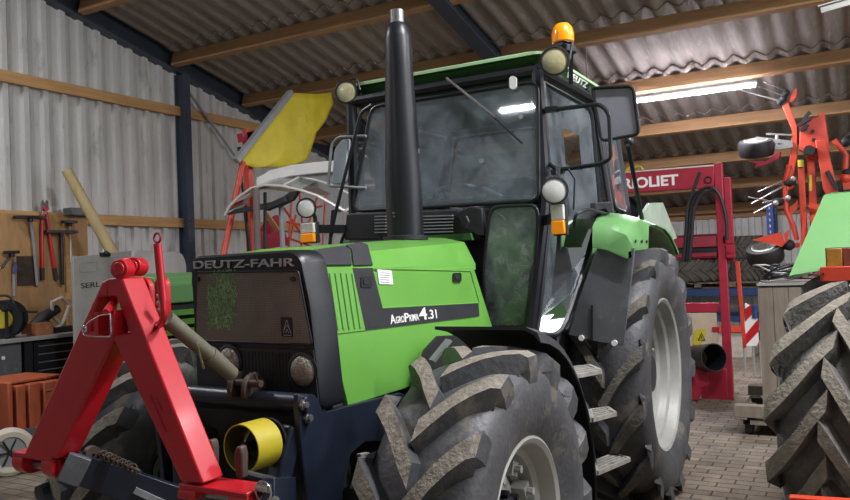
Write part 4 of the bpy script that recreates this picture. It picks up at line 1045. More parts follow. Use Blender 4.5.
# grey canvas sheet lying over its engine side, seen through the hitch
g = MB(); rngx = random.Random(2); n_ = 9
rows = []
for i in range(n_):
    rows.append([V(-.35+.15*i, YS+.05+.42*j/6+.02*math.sin(i*1.3+j), .98-.05*j-.015*j*j*.6+.03*math.sin(i*1.7+j*.9)) for j in range(7)])
g.loft(rows, closed=False); o = g.build('engine_sheet', M['dusty'], S, smooth=60); sm = o.modifiers.new('s', 'SOLIDIFY'); sm.thickness = .008
# cab behind: pale roof arc, raised curved front window, exhaust posts
g = MB(); XK = -1.35; sx = lambda px, py, x=-1.35: on(px, py, 'x', x)
R0 = [sx(*q) for q in ((256, 178), (270, 170), (290, 165), (315, 162), (350, 159), (372, 158))]; R1 = [q+V(0, 0, -.12) for q in R0]
P = R0+R1[::-1]; g.prism(P, (-1.3, 0, 0)); g.build('cab_roof', M['white'], S, bevel=.01)
g = MB(); L0 = [q+V(-.04, 0, -.055) for q in R0]; L1 = [sx(*q, -1.39) for q in ((372, 208), (352, 208), (335, 196), (315, 186), (285, 183), (258, 190))]
g.prism(L0+L1, (-.02, 0, 0)); g.build('cab_side_panel', M['greyp'], S)
arc = [sx(*q, -1.1) for q in ((225, 215), (230, 206), (240, 196), (252, 188), (265, 185), (282, 186), (300, 190), (318, 196), (334, 205), (345, 211))]
g = MB(); g.tube(arc, .016, 8); g.tube([q+V(-.30, 0, .12) for q in arc], .016, 8)
for k in (0, 5, 9): g.tube([arc[k], arc[k]+V(-.30, 0, .12)], .014, 6)
wf = g.build('raised_window_frame', M['clear'], S)
g = MB(); g.loft([arc[:7], [q+V(-.30, 0, .12) for q in arc[:7]]], closed=False); g.build('window_pane', M['glass_l'], wf, smooth=60)
g = MB(); low = [sx(*q, -1.12) for q in ((225, 215), (235, 209), (255, 205), (276, 201), (290, 192), (298, 191), (292, 200), (278, 207), (256, 210), (236, 213))]; g.prism(low, (-.05, 0, 0)); g.build('window_seal', M['blackp'], wf)
g = MB(); g.bar(sx(267, 208, -1.1), sx(287, 199, -1.1), .06, .07); g.build('wiper_motor', M['blackp'], wf, bevel=.01)
a = sx(256, 188, -1.0); b = sx(257.5, 250, -1.0); g = MB(); g.tube([b+V(0, 0, -.3), a], .035, 16); g.build('exhaust_pipe', mat('brown_grey_pipe', '#6d625f', .6), S)
a = sx(281, 205, -1.2); b = sx(283, 250, -1.2); g = MB(); g.tube([b+V(0, 0, -.3), a], .026, 16); g.build('intake_pipe', M['greyp'], S)
g = MB(); g.tube([sx(350, 210), sx(333, 211), sx(330, 245), sx(330, 275)], .02, 6); g.tube([sx(262, 192)+V(-.05, 0, 0), sx(262, 280)+V(-.05, 0, 0)], .02, 6); g.build('cab_post', M['black'], S)

# ================================================================== FOLDED RED MOWER WITH YELLOW CLOTH against the gable wall
Q = thing('folded_mower', (-1.8, -4.1, 0), 'red farm machine with raised yellow cloth flap leaning by the gable wall', 'mower')
ty_ = lambda px, py, y=-3.95: on(px, py, 'y', y)
tp = [ty_(*q) for q in ((240, 163), (292, 92.5), (331, 92.5), (333.5, 104), (322, 131), (318, 128), (308, 160), (290, 165.5), (262, 167.5))]
# cloth as a sagging grid between its top and bottom edges
def edge(pts, t):
    L_ = [0]
    for a, b in zip(pts, pts[1:]): L_.append(L_[-1]+(b-a).length)
    s_ = t*L_[-1]
    for k in range(len(pts)-1):
        if s_ <= L_[k+1]+1e-9: return pts[k].lerp(pts[k+1], (s_-L_[k])/max(1e-9, L_[k+1]-L_[k]))
    return pts[-1]
lefte = [tp[0], tp[1]]; righte = [ty_(262, 168), ty_(290, 166), ty_(307, 161), ty_(317, 132), ty_(326, 120), ty_(333.5, 104), ty_(331, 92.5)]
rows = []
for i in range(15):
    a = edge(lefte, i/14); b = edge(righte, i/14); r_ = []
    for j in range(15):
        t = j/14; q = a.lerp(b, t); bow = math.sin(math.pi*t)*.02+.008*math.sin(t*9+i*.8)*t*(1-t)*4+.004*math.sin(i*2.1+j*1.7); r_.append(q+V(-bow*.5, bow*1.4, -.02*math.sin(math.pi*t)))
    rows.append(r_)
g = MB(); g.loft(rows, closed=False); o = g.build('yellow_cloth', M['tarp'], Q, smooth=80); sm = o.modifiers.new('s', 'SOLIDIFY'); sm.thickness = .006
g = MB(); g.bar(ty_(236, 161), ty_(291, 92), .07, .07); g.build('cloth_bar', M['greyp'], Q, bevel=.005)
g = MB(); g.tube([ty_(243, 162), ty_(222, 262)], .035, 12); g.build('stay_tube', M['orange'], Q)
g = MB(); g.bar(ty_(247, 130, -4.05), ty_(252, 262, -4.05), .08, .08); g.build('mast', M['orange'], Q)
g = MB(); g.bar(ty_(239, 147, -4.0), ty_(250, 258, -4.0), .03, .03); g.build('rear_strut', M['black'], Q)
g = MB(); g.bar(ty_(240, 138, -4.05), ty_(252, 136, -4.05), .08, .10); g.build('mast_head', M['redm'], Q)
g = MB(); g.lohi((-2.4, -4.4, .0), (-1.2, -3.9, 1.0)); g.build('cutter_head', M['redm'], Q, bevel=.03)
# red lattice tedder beyond, between cowl and tarpaulin
LTt = thing('red_rake', (-4.6, -4.9, 0), 'red spoked rake standing between the yellow cloth and the big tractor cab', 'rake')
ly = lambda px, py, y=-4.9: on(px, py, 'y', y)
g = MB(); g.prism([ly(*q) for q in ((267, 222), (278, 215), (290, 245), (262, 250), (262, 300), (255, 300), (258, 240))], (0, -.06, 0)); g.build('rake_plate', M['redm'], LTt)
for a, b in (((292, 192), (288, 262)), ((299, 190), (304, 240)), ((287, 222), (318, 228)), ((288, 238), (322, 250)), ((296, 215), (290, 240)), ((318, 195), (300, 250)), ((326, 190), (322, 255)), ((284, 208), (300, 232)), ((300, 212), (322, 206))):
    g = MB(); g.cyl(ly(*a), ly(*b), .016, n=8); g.build('rake_spoke', M['orange'], LTt)
g = MB(); g.bar(ly(266, 213, -4.8), ly(278, 231, -4.8), .08, .02); g.build('rake_board', M['woodx'], LTt)
g = MB(); g.lohi((-4.9, -5.0, 0), (-4.7, -4.8, 1.9)); g.build('rake_stand', M['redm'], LTt)

# ================================================================== TOOL WALL
yb = YW+.11
wy = lambda px, py, y=yb: on(px, py, 'y', y)
a = wy(86, 217.5); b = wy(-30, 217); ztop = 2.31
g = MB(); g.lohi((a.x, yb-.0, .80), (1.6, yb+.018, ztop)); tag(g.build('tool_board', M['ply']), 'tall plywood board on the gable wall behind the hanging tools', 'board')
yt = yb+.05
ht = lambda px, py, y=yt: on(px, py, 'y', y)
# bolt cutter
t = thing('bolt_cutter', ht(42, 245), 'long red handled bolt cutter hanging on the plywood board', 'bolt cutter')
for pts in (((41.5, 214), (42, 240), (42.3, 268)), ((46.5, 214), (50, 240), (54.5, 268))):
    P = [ht(*q) for q in pts]; g = MB(); g.tube(P, .020, 10); h_ = g.build('handle', M['redp'], t)
    g = MB(); g.tube([P[-1], P[-1]+(P[-1]-P[-2]).normalized()*.14], .025, 10); g.build('grip', M['blackp'], h_)
for s_, pts in ((0, ((41, 214), (44.5, 206), (42, 200), (40.5, 203))), (1, ((47, 214), (43.5, 206), (46, 200), (47.5, 203)))):
    g = MB(); g.prism([ht(*q) for q in pts], (0, .02, 0)); g.build('jaw', M['steel'], t)
g = MB(); c = ht(44, 209); g.cyl(c, c+V(0, .05, 0), .03, n=10); g.build('pivot', M['redp'], t)
def tshaped(name, pts_head, pts_sh, label, mh, ms, r_=.012, grp=None, cat='tool'):
    t = thing(name, ht(*pts_sh[-1]), label, cat, grp)
    g = MB(); P = [ht(*q, yt+.04) for q in pts_head]; g.bar(P[0], P[-1], .07, .035, roll=(0, 0, 1)); c = (P[0]+P[-1])/2; g.cyl(c-V(0, 0, .05), c+V(0, 0, .01), .03, n=10); g.build('tool_head', mh, t, bevel=.004)
    g = MB(); g.tube([ht(*q, yt+.02) for q in pts_sh], r_, 8); g.build('shaft', ms, t)
    return t
tshaped('soil_rake', ((14.5, 217), (45, 217.5)), ((30, 218), (33.5, 240), (37.5, 285)), 'long grey shafted tool with wide black head, left of the bolt cutter', M['black'], M['greyp'], .018)
tshaped('garden_hoe', ((45, 231.5), (76.5, 232)), ((61, 232), (62, 262), (62.5, 285)), 'black shafted tool with wide bar head right of the bolt cutter', M['black'], M['black'], .022)
tshaped('hand_scraper', ((62.5, 221.8), (76, 222)), ((69, 222), (70.5, 240), (71, 262)), 'short headed scraper hanging high by the right edge of the plywood', M['black'], M['clear'], .010)
tshaped('pick_hammer', ((5, 252.5), (18, 252)), ((12, 253), (2, 268)), 'small dark pick hammer hanging at the left of the plywood', M['black'], M['black'], .014)
t = thing('hand_trowel', ht(14, 280), 'narrow trowel with blue blade below the pick hammer', 'trowel')
g = MB(); g.prism([ht(*q) for q in ((13, 262), (15.5, 262), (16.5, 268), (14, 276), (12, 270))], (0, .02, 0)); g.build('blade', mat('blue_grey_blade', '#5d618c', .4), t)
g = MB(); g.tube([ht(14, 254), ht(14.2, 264)], .008, 6); g.tube([ht(14, 274), ht(14.3, 296)], .018, 8); g.build('handle', M['greyp'], t)
# narrow wooden batten on the board and a framed grey sheet low on it
g = MB(); g.lohi((ht(76, 222).x, yb+.019, 1.0), (ht(65, 222).x, yb+.045, 2.24)); tag(g.build('wooden_batten', M['woodx']), 'upright brown batten at the right end of the plywood board', 'batten')
g = MB(); g.lohi((ht(38, 255).x, yb+.019, ht(38, 285).z), (ht(18, 255).x, yb+.03, ht(18, 256).z)); tag(g.build('metal_plate', M['rust']), 'stained square plate fixed low on the plywood board', 'plate')
# leaning pole and the black block on top of the board
g = MB(); a = on(66.5, 170, 'y', -5.75); b = on(112, 252, 'y', -5.45); dd = (b-a); g.tube([a, a.lerp(b, .3), b, b+dd*1.02], [.058, .062, .068, .070], 18); tag(g.build('wooden_pole', M['pole']), 'thick peeled wooden pole leaning against the gable wall', 'pole')
g = MB(); a = ht(69, 207.5, yb+.1); b = ht(93, 216.5, yb+.1); g.lohi((min(a.x, b.x), yb-.02, ztop+.002), (max(a.x, b.x), yb+.13, a.z)); tag(g.build('black_block', M['dusty'], bevel=.01), 'dark rectangular block sitting on top edge of the tool board', 'block')
# tall grey panel with stencil, pale sheet behind it
pan = mat('grey_bare_panel', '#9b9a94', .6, var=.14, vs=3, dirt=[('#77756f', .6, 4), ('#b9b8b2', .66, 7)])
yp = -5.0
P = [on(*q, 'y', yp) for q in ((73, 257), (131.5, 250.5))]
g = MB(); x1 = P[0].x; x0 = P[1].x; g.prism([V(x1, yp, P[0].z), V(x0, yp, P[1].z), V(x0, yp, .02), V(x1, yp, .02)], (0, -.04, 0)); gp_ = g.build('grey_panel', pan, bevel=.004); tag(gp_, 'tall bare grey panel with stencilled capitals standing right of the workbench', 'panel')
a = on(81, 288.5, 'y', yp+.003); b = on(100, 286.6, 'y', yp+.003)
lettering('lettering', 'SERL', M['black'], gp_, a, b-a, (0, 0, 1), (b-a).length, .055, .002)
a = on(80, 270.5, 'y', yp+.003); b = on(96, 268.5, 'y', yp+.003)
g = MB(); g.tube(rpoly([on(*q, 'y', yp+.004) for q in ((80, 263), (97, 261.5), (97, 271), (80, 272.5))], .02), .003, 5, close=True); g.build('faint_plate', M['greyp'], gp_)
g = MB(); g.box(on(105, 254.5, 'y', yp+.01), (.12, .03, .04)); g.ball(on(106, 253.5, 'y', yp+.02), .03, 6); g.build('panel_clamp', M['black'], gp_)
ys_ = -4.6
P = [on(*q, 'y', ys_) for q in ((133, 250), (181, 252), (186, 262), (186, 300), (133, 300))]
g = MB(); g.prism(rpoly([P[0], P[1], V(P[2].x, ys_, P[2].z), V(P[3].x, ys_, .02), V(P[0].x, ys_, .02)], .09), (0, -.03, 0)); tag(g.build('pale_sheet', mat('pale_grey_sheet', '#aeada9', .5, var=.1, dirt=('#8d8c88', .6, 3))), 'pale grey sheet with rounded corner standing behind the second tractor hood', 'panel')
# workbench with steel top
by = -5.42
W = thing('workbench', (.2, -5.8, 0), 'long dark steel workbench below the hanging tools', 'workbench')
g = MB(); g.lohi((-.62, -6.15, .93), (1.6, by, .97)); g.build('bench_top', M['zinc'], W, bevel=.004)
g = MB(); g.lohi((.22, -6.1, .0), (1.6, by-.06, .93)); cb = g.build('bench_cabinet', M['dusty'], W)
g = MB(); c = on(3, 358, 'y', by-.055); g.cyl(c, c+V(0, .006, 0), .02, n=14); g.build('round_sticker', M['white'], cb)
for x_ in (-.60, .10):
    g = MB(); g.lohi((x_, -6.1, .0), (x_+.09, by-.05, .93)); g.build('bench_leg', M['black'], W)
# drawer cabinet
D = thing('drawer_cabinet', (-.25, -5.75, 0), 'black drawer cabinet with bright drawer edges under the bench', 'cabinet')
xa, xb = on(76, 360, 'y', by-.03).x, on(34, 360, 'y', by-.03).x
g = MB(); g.lohi((-.47, -6.05, .0), (.08, by-.06, .91)); g.build('cabinet_body', M['black'], D)
for k in range(7):
    z = .87-k*.085; g = MB(); g.lohi((-.45, by-.06, z-.07), (.06, by-.045, z)); dr_ = g.build('drawer', M['black'], D)
    g = MB(); g.lohi((-.44, by-.045, z-.012), (.05, by-.025, z)); g.build('drawer_handle', M['silverwire'], dr_)
bz = .97
# cable reel on the bench
K = thing('cable_reel', on(8, 322, 'y', -5.6), 'black and yellow cable reel standing on the workbench', 'cable reel')
c = V(on(8, 306, 'y', -5.6).x, -5.65, 1.17)
K.location = V(c.x, c.y, bz)
ax_ = V(.75, .65, 0).normalized()
for s_ in (-1, 1):
    g = MB(); g.lathe([(0, .08*s_), (.19, .08*s_), (.195, .09*s_), (.19, .10*s_), (0, .10*s_)], c, ax_, 32); g.build('reel_flange', M['black'], K)
g = MB(); g.lathe([(.14, -.08), (.16, -.05), (.15, -.02), (.165, .01), (.15, .04), (.16, .06), (.14, .08)], c, ax_, 32); g.build('wound_cable', M['cable'], K)
g = MB(); g.lathe([(0, .10), (.10, .10), (.09, .125), (0, .13)], c, ax_, 24); g.build('reel_centre', M['yellow'], K)
g = MB(); g.tube(rpath([c+V(-.05, .05, -.2), c+V(-.12, .1, 0), c+V(-.05, 0, .24), c+V(.1, -.08, .24), c+V(.12, -.1, -.2)], .05), .012, 8); g.build('reel_stand', M['cable'], K)
# box, vice-like clutter
B_ = [on(33, 339, 'y', -5.55), on(51, 342, 'y', -5.55)]
g = MB(); g.lohi((B_[1].x, -5.75, bz), (B_[0].x, -5.5, bz+.13)); tag(g.build('cardboard_box', mat('brown_orange_carton', '#8f5a3a', .7, var=.2, dirt=('#b9926c', .6, 14)), bevel=.004), 'small brown printed box on the workbench edge', 'box')
C_ = thing('grinder', V(-.35, -5.75, bz), 'dark power tool with coiled lead lying on bench right of the brown box', 'power tool')
g = MB(); g.tube([V(-.08, -5.72, bz+.10), V(-.18, -5.72, bz+.17), V(-.38, -5.72, bz+.26)], [.05, .065, .05], 14); g.lathe([(0, -.03), (.12, -.03), (.12, -.01), (0, .03)], V(-.12, -5.68, bz+.12), (.3, .2, 1), 20); g.build('tool_body', M['blackp'], C_)
g = MB(); g.tube([V(-.30, -5.7, bz+.02), V(-.42, -5.7, bz+.10), V(-.50, -5.68, bz+.30), V(-.40, -5.68, bz+.38), V(-.28, -5.68, bz+.34), V(-.30, -5.7, bz+.18), V(-.38, -5.7, bz+.10)], .022, 8); g.build('tool_handle', M['clear'], C_)
g = MB(); g.lohi((-.55, -5.8, bz), (-.2, -5.6, bz+.06)); g.build('tool_base', M['dark'], C_)
g = MB(); g.tube(rpath([V(.35, -5.5, bz+.30), V(.10, -5.6, bz+.26), V(-.02, -5.55, bz+.25)], .08), .012, 8); g.cyl(V(.35, -5.5, bz+.30), V(.39, -5.5, bz+.31), .03, n=10); g.lohi((.34, -5.52, bz), (.36, -5.49, bz+.30)); tag(g.build('black_hook_bar', M['cable']), 'thin black bent bar standing up between reel and brown box', 'bar')
rngb = random.Random(11)
for k in range(7):
    x = .15+k*.17+rngb.uniform(-.04, .04); y = -5.5-rngb.random()*.3; L_ = rngb.uniform(.25, .5); a_ = rngb.uniform(-.35, .35)
    g = MB(); z = bz+.010+.014*(k % 3); g.cyl(V(x-L_/2*math.cos(a_), y-L_/2*math.sin(a_), z), V(x+L_/2*math.cos(a_), y+L_/2*math.sin(a_), z), .009, n=8)
    tag(g.build('steel_rod', M['zinc']), 'loose steel rods lying in a heap on the bench front edge', 'rod', 'steel rods on the bench')
# rusty folding toolbox on a hand trolley, left edge
g0 = -4.0
ky = lambda px, py, y=g0: on(px, py, 'y', y)
TB = thing('metal_toolbox', ky(30, 430), 'rusty orange folding metal toolbox behind the left hitch leg', 'toolbox')
cols = [((8, 383), (14, 432)), ((15.5, 386), (26, 431)), ((27, 384), (40, 430)), ((41, 382), (62, 429))]
for k, (a, b) in enumerate(cols):
    A_ = ky(*a); B2 = ky(*b)
    g = MB(); g.lohi((B2.x, g0-.55, B2.z), (A_.x, g0+.012*k, A_.z)); g.build('toolbox_tray', M['tb'] if 'tb' in M else M.setdefault('tb', mat('rusty_orange_paint', '#a24e2c', .6, var=.25, vs=8, stretch=(3, 3, .8), dirt=[('#5f4030', .62, 9), ('#b4853a', .68, 14)])), TB, bevel=.01)
A_ = ky(38, 380); g = MB(); g.lohi((ky(66, 380).x, g0-.55, A_.z-.01), (ky(8, 380).x, g0-.05, A_.z+.012)); g.build('toolbox_lid', M['tb'], TB, bevel=.006)
g = MB(); g.tube(rpath([ky(47, 391, g0+.05), ky(53, 389, g0+.05)], .01), .006, 6); g.build('toolbox_catch', M['steel'], TB)
TR = thing('hand_trolley', ky(12, 465), 'hand trolley with cream wheel rim under the rusty toolbox', 'trolley')
zt_ = ky(8, 432).z; wc_ = ky(11, 447, g0+.08)
wz = .19
wcx = V(wc_.x, g0+.06, wz)
for yy in (wcx.y, g0-.5):
    c = V(wcx.x, yy, wz); g = MB(); g.lathe([(.12, -.035), (.16, -.04), (.19, -.02), (.19, .02), (.16, .04), (.12, .035)], c, (0.35, 1, 0), 32, closed_prof=True); wh = g.build('wheel', mat('cream_tyre', '#cfc8b4', .6, var=.15) if yy > g0 else M['rubber'], TR)
    g = MB(); g.lathe([(.12, -.02), (.12, .02), (.04, .03), (0, .03), (0, -.02)], c, (.35, 1, 0), 20); g.build('wheel_disc', M['greyp'], wh)
    g = MB()
    for k in range(6): t = k*math.pi/3; g.cyl(c+V(.02, .035, 0), c+V(.02+.11*math.cos(t), .035, .11*math.sin(t)), .008, n=6)
    g.build('wheel_spokes', M['dark'], wh)
g = MB(); g.lohi((wcx.x-.75, g0-.6, zt_-.06), (wcx.x+.12, g0+.06, zt_-.002)); g.build('trolley_deck', M['dusty'], TR)
g = MB(); g.cyl(V(wcx.x, g0-.56, wz), V(wcx.x, g0+.04, wz), .02); g.lohi((wcx.x-.04, g0-.5, wz), (wcx.x+.04, g0-.02, zt_-.06)); g.lohi((wcx.x-.7, g0-.5, 0), (wcx.x-.62, g0-.4, zt_-.06)); g.lohi((wcx.x-.7, g0-.1, 0), (wcx.x-.62, g0, zt_-.06)); g.build('trolley_legs', M['dusty'], TR)
g = MB(); a = ky(-6, 392); b = ky(5, 425); g.lohi((wcx.x+.14, g0-.3, 0), (wcx.x+.6, g0-.05, .75)); tag(g.build('blue_grey_crate', mat('blue_grey_plastic', '#6d7783', .5, var=.1), bevel=.02), 'blue grey crate cut off by the left picture edge beside the rusty toolbox', 'crate')
# ================================================================== RED SILAGE CUTTER
XT = -3.60
tx = lambda px, py, x=XT: on(px, py, 'x', x)
C2 = thing('silage_cutter', (XT, .3, 0), 'red silage cutter with lettered top beam behind the big rear wheel', 'farm machine')
a, b = tx(713.5, 163), tx(727, 402)
g = MB(); g.lohi((XT-.08, a.y-.0, 0), (XT, a.y+.085, a.z)); post = g.build('mast', M['redm'], C2, bevel=.008)
g = MB(); g.lohi((XT-.12, a.y+.087, tx(725, 262).z), (XT-.04, a.y+.155, tx(725, 177).z)); g.build('guide_rail', M['redm'], C2, bevel=.006)
g = MB(); c = tx(729, 251); g.lohi((XT-.05, a.y+.09, c.z-.07), (XT+.03, a.y+.17, c.z+.07)); g.cyl((XT+.03, a.y+.13, c.z), (XT+.045, a.y+.13, c.z), .025); g.lohi((XT-.05, a.y+.06, c.z+.08), (XT+.0, a.y+.16, c.z+.16)); g.build('guide_bracket', M['redm'], C2)
g = MB(); t0, t1, b1, b0 = tx(606, 174.5), tx(714, 166), tx(714, 187.5), tx(606, 194); g.prism([t0, t1, b1, b0], (-.10, 0, 0)); beam = g.build('top_beam', M['redm'], C2, bevel=.006)
g = MB(); g.bar(t0+V(-.05, 0, .008), t1+V(-.05, 0, .008), .11, .014); g.build('beam_edge', M['clear'], beam)
la, lb = tx(613, 190.2, XT+.003), tx(678.5, 184.9, XT+.003); lh = (tx(613, 179.6, XT+.003)-la).length
lettering('lettering', 'TRIOLIET', M['white'], beam, la, lb-la, (0, 0, 1), (lb-la).length, lh, .003, bold=.03)
g = MB(); c = tx(708, 180, XT+.003); g.tube([c+V(0, .035*math.cos(t), .035*math.sin(t)) for t in [k*.6 for k in range(11)]], .008, 6); g.build('round_emblem', M['dark'], beam)
g = MB(); g.tube(rpath([tx(*q, XT+.02) for q in ((625, 173), (628, 168), (640, 166), (643, 170))], .03), .012, 6); g.build('lifting_eye', M['yellow'], beam)
for k, pts in enumerate((((686, 262), (688, 240), (690, 208), (697, 191), (712, 186), (720, 195), (726, 215), (727, 240)), ((683, 262), (686, 236), (687, 206), (695, 186), (700, 172)), ((689, 262), (692, 235), (693, 212), (700, 195), (713, 189)))):
    g = MB(); g.tube(rpath([tx(*q, XT+.06+.03*k) for q in pts], .15), .018, 8); g.build('hose', M['cable'], C2)
# lower body, cream board with a warning sticker, discharge tube
lo = lambda px, py, x=XT-.02: on(px, py, 'x', x)
def rect(x0, y0, x1, y1, X, th, m, nm, bev=.004, par=None):
    a = on(x0, y0, 'x', X); b = on(x1, y1, 'x', X); g = MB(); g.lohi((X-th, min(a.y, b.y), min(a.z, b.z)), (X, max(a.y, b.y), max(a.z, b.z))); return g.build(nm, m, par or C2, bevel=bev)
rect(660, 303.5, 719, 312, XT-.03, .08, M['redm'], 'cross_member'); 
cream = mat('cream_board', '#b8a68e', .7, var=.12, dirt=[('#8a3f35', .72, 9), ('#8d7c66', .64, 5)])
cb2 = rect(664, 313, 719, 366, XT-.04, .03, cream, 'cream_board')
g = MB(); g.prism([on(*q, 'x', XT-.035) for q in ((693, 344), (694, 331), (705, 328.5), (706, 334), (699, 347))], (.004, 0, 0)); ws_ = g.build('warning_sticker', M['yellow'], cb2)
g = MB(); tri = [on(*q, 'x', XT-.029) for q in ((698.5, 340), (705, 340), (701.5, 333))]; g.tube(tri, .007, 5, close=True); g.bar(on(701.6, 335.5, 'x', XT-.029), on(701.6, 338.5, 'x', XT-.029), .006, .01); g.build('warning_sign', M['black'], ws_)
rect(712, 327, 719, 332, XT-.03, .02, M['redm'], 'small_hook'); 
rect(700, 368, 728, 404, XT+.02, .5, M['redm'], 'cutter_base'); rect(650, 372, 700, 404, XT-.2, .4, M['redm'], 'rear_base')
g = MB(); g.bar(lo(697, 369, XT+.2), lo(704, 386, XT+.2), .10, .12); g.bar(lo(704, 370, XT+.2), lo(694, 398, XT+.2), .08, .10); g.build('base_brace', M['redm'], C2)
a, b = on(712, 357.5, 'x', XT+.30), on(688, 359, 'x', XT-.1)
g = MB(); ax2 = (a-b).normalized(); g.lathe([(.13, 0), (.13, .55), (.135, .56), (.145, .56), (.145, .50), (.14, .0)], b, ax2, 28, closed_prof=True); g.build('discharge_tube', M['black'], C2)
g = MB(); g.prism([lo(*q, XT+.02) for q in ((735, 262), (739.5, 261), (746.5, 347), (743, 349))], (-.012, 0, 0))
tag(g.build('orange_strut', M['orange'], bevel=.004, origin=(XT, .95, .3)), 'slim orange strut leaning right of the red mast', 'strut')

# ================================================================== STRIPED WARNING BOARD on a stand
XW = -5.2
bx = lambda px, py, x=XW: on(px, py, 'x', x)
WB = thing('warning_board', V(XW, bx(750, 345).y, 0), 'red and white striped warning board standing beside the wooden crate', 'warning board')
P = [bx(*q) for q in ((745, 303), (757, 309), (759, 346), (744, 346))]; g = MB(); g.prism(P, (-.02, 0, 0)); wb = g.build('board', M['white'], WB)
for q in (((745, 346), (745, 335), (759, 318), (759, 331)), ((745, 322), (745, 309), (750, 305), (757, 309)), ((757, 346), (759, 341), (759, 346))):
    g = MB(); g.prism([bx(*p_, XW+.002) for p_ in q], (.004, 0, 0)); g.build('red_stripe', M['redp'], wb)
g = MB(); g.cyl(bx(754.5, 305), bx(755, 318), .035, n=12); g.build('board_light', M['navyrack'], WB)
zb_ = bx(744, 352).z
for px in (744, 753, 760):
    q = bx(px, 350); g = MB(); g.cyl(V(XW-.02, q.y, .0), V(XW-.02, q.y, q.z+.12), .014, n=8); g.build('stand_leg', M['zinc'], WB)
g = MB(); q = bx(761, 300); g.cyl(V(XW-.04, q.y, bx(761, 352).z), V(XW-.04, q.y, bx(761, 285).z), .02, n=8); g.build('stand_post', M['black'], WB)

# ================================================================== PALLET RACK with tyres on the back wall
XR = -10.3
rx = lambda px, py, x=XR: on(px, py, 'x', x)
RK = thing('pallet_rack', V(XR-.4, .2, 0), 'blue steel pallet rack along the back wall carrying old tyres', 'rack')
ztb = rx(700, 289).z; yA = rx(640, 290).y; yB = rx(771, 290).y
for y_, m_, xx in ((rx(768, 250).y, M['blue'], XR), (rx(768, 250).y, M['navyrack'], XR-.9), (yA-.3, M['blue'], XR), (yA-.3, M['navyrack'], XR-.9)):
    g = MB(); zt2 = rx(768, 203).z if xx == XR else rx(782, 206, XR-.9).z; g.lohi((xx-.08, y_, 0), (xx, y_+.11, zt2)); up_ = g.build('upright', m_, RK)
    g = MB()
    for k in range(14): g.lohi((xx, y_+.045, .9+k*.11), (xx+.004, y_+.065, .95+k*.11))
    g.build('upright_slots', M['white'] if xx == XR else M['dark'], up_)
for xx in (XR, XR-.9):
    g = MB(); g.lohi((xx-.05, yA-.3, ztb-.14), (xx, yB, ztb)); g.build('rack_beam', M['navyrack'], RK, bevel=.004)
    g = MB(); g.lohi((xx-.05, yA-.3, .28), (xx, yB, .38)); g.build('rack_beam', M['navyrack'], RK, bevel=.004)
g = MB()
for k in range(4): g.lohi((XR-.95+.22*k, yA-.25, ztb), (XR-.80+.22*k, yB-.08, ztb+.03))
for k in range(4): g.lohi((XR-.90, yA-.2+.62*k, ztb+.03), (XR+.02, yA-.08+.62*k, ztb+.10))
for k in range(5): g.lohi((XR-.92+.2*k, yA-.25, ztb+.10), (XR-.78+.2*k, yB-.08, ztb+.125))
tag(g.build('wooden_pallet', M['oldwood']), 'flat wooden pallet on the blue rack under the tyres', 'pallet')
zp = ztb+.128
old = mat('old_grey_tyre', '#615d55', .8, var=.25, vs=8, dirt=('#47433d', .6, 8))
def flat_tyre(c, Ro, w_, label, grp=None):
    o = tyre_mesh(c, (0, 0, 1), Ro, w_, Ro*.55, .04, 20, .05, .1).build('old_tyre', [old, old], smooth=38)
    return tag(o, label, 'tyre', grp)
flat_tyre(V(XR-.45, rx(705, 270).y-.28, zp+.23), .62, .44, 'big lugged tyre lying flat on pallet behind the red mast')
flat_tyre(V(XR-.45, rx(757, 270).y-.18, zp+.21), .35, .42, 'smaller tyre lying on the pallet nearest the blue upright')
flat_tyre(V(XR-.45, rx(757, 270).y-.22, zp+.21+.43), .34, .42, 'dark tyre stacked on top of the smaller tyre on the rack')
# red seed box on the tyres
SB = thing('red_hopper', V(XR-.3, rx(690, 250).y, zp+.46), 'red machine hood with row of teeth lying on the tyre behind the red mast', 'machine part')
a = rx(664, 236, XR+.1); b = rx(717, 258, XR+.1)
g = MB(); z1, z0_ = a.z, max(b.z, zp+.47); g.prism([V(XR+.10, a.y, z0_+.20), V(XR+.10, a.y, z1-.04), V(XR-.1, a.y, z1), V(XR-.7, a.y, z1-.02), V(XR-.7, a.y, z0_+.1)], (0, b.y-a.y, 0)); g.build('hopper_lid', M['redm'], SB, bevel=.01)
g = MB(); g.lohi((XR-.65, a.y, z0_), (XR+.04, b.y, z0_+.20)); g.build('hopper_mesh', M['dark'], SB)
g = MB(); g.lohi((XR-.6, a.y, z0_+.02), (XR+.12, b.y, z0_+.09)); g.build('lower_rail', M['redm'], SB)
g = MB()
for k in range(24): y_ = a.y+(b.y-a.y)*(k+.5)/24; g.cyl((XR+.1, y_, z0_+.02), (XR+.16, y_, z0_-.0), .016, n=6)
g.build('teeth', M['redm'], SB)
# cream low step with red front on the floor below the rack
g = MB(); a = on(733, 332, 'x', -7.2); b = on(746, 345, 'x', -7.2); g.lohi((-7.8, a.y-.5, .0), (-7.2, b.y+.1, a.z)); tag(g.build('white_box', mat('dirty_white_boards', '#a79f94', .8, var=.3, vs=10)), 'low dirty white box on the floor left of the striped board', 'box')
g = MB(); g.lohi((-7.22, a.y-.5, a.z+.003), (-7.16, b.y+.1, a.z+.09)); tag(g.build('red_rail', M['orange']), 'short orange rail lying on the low white box', 'rail')

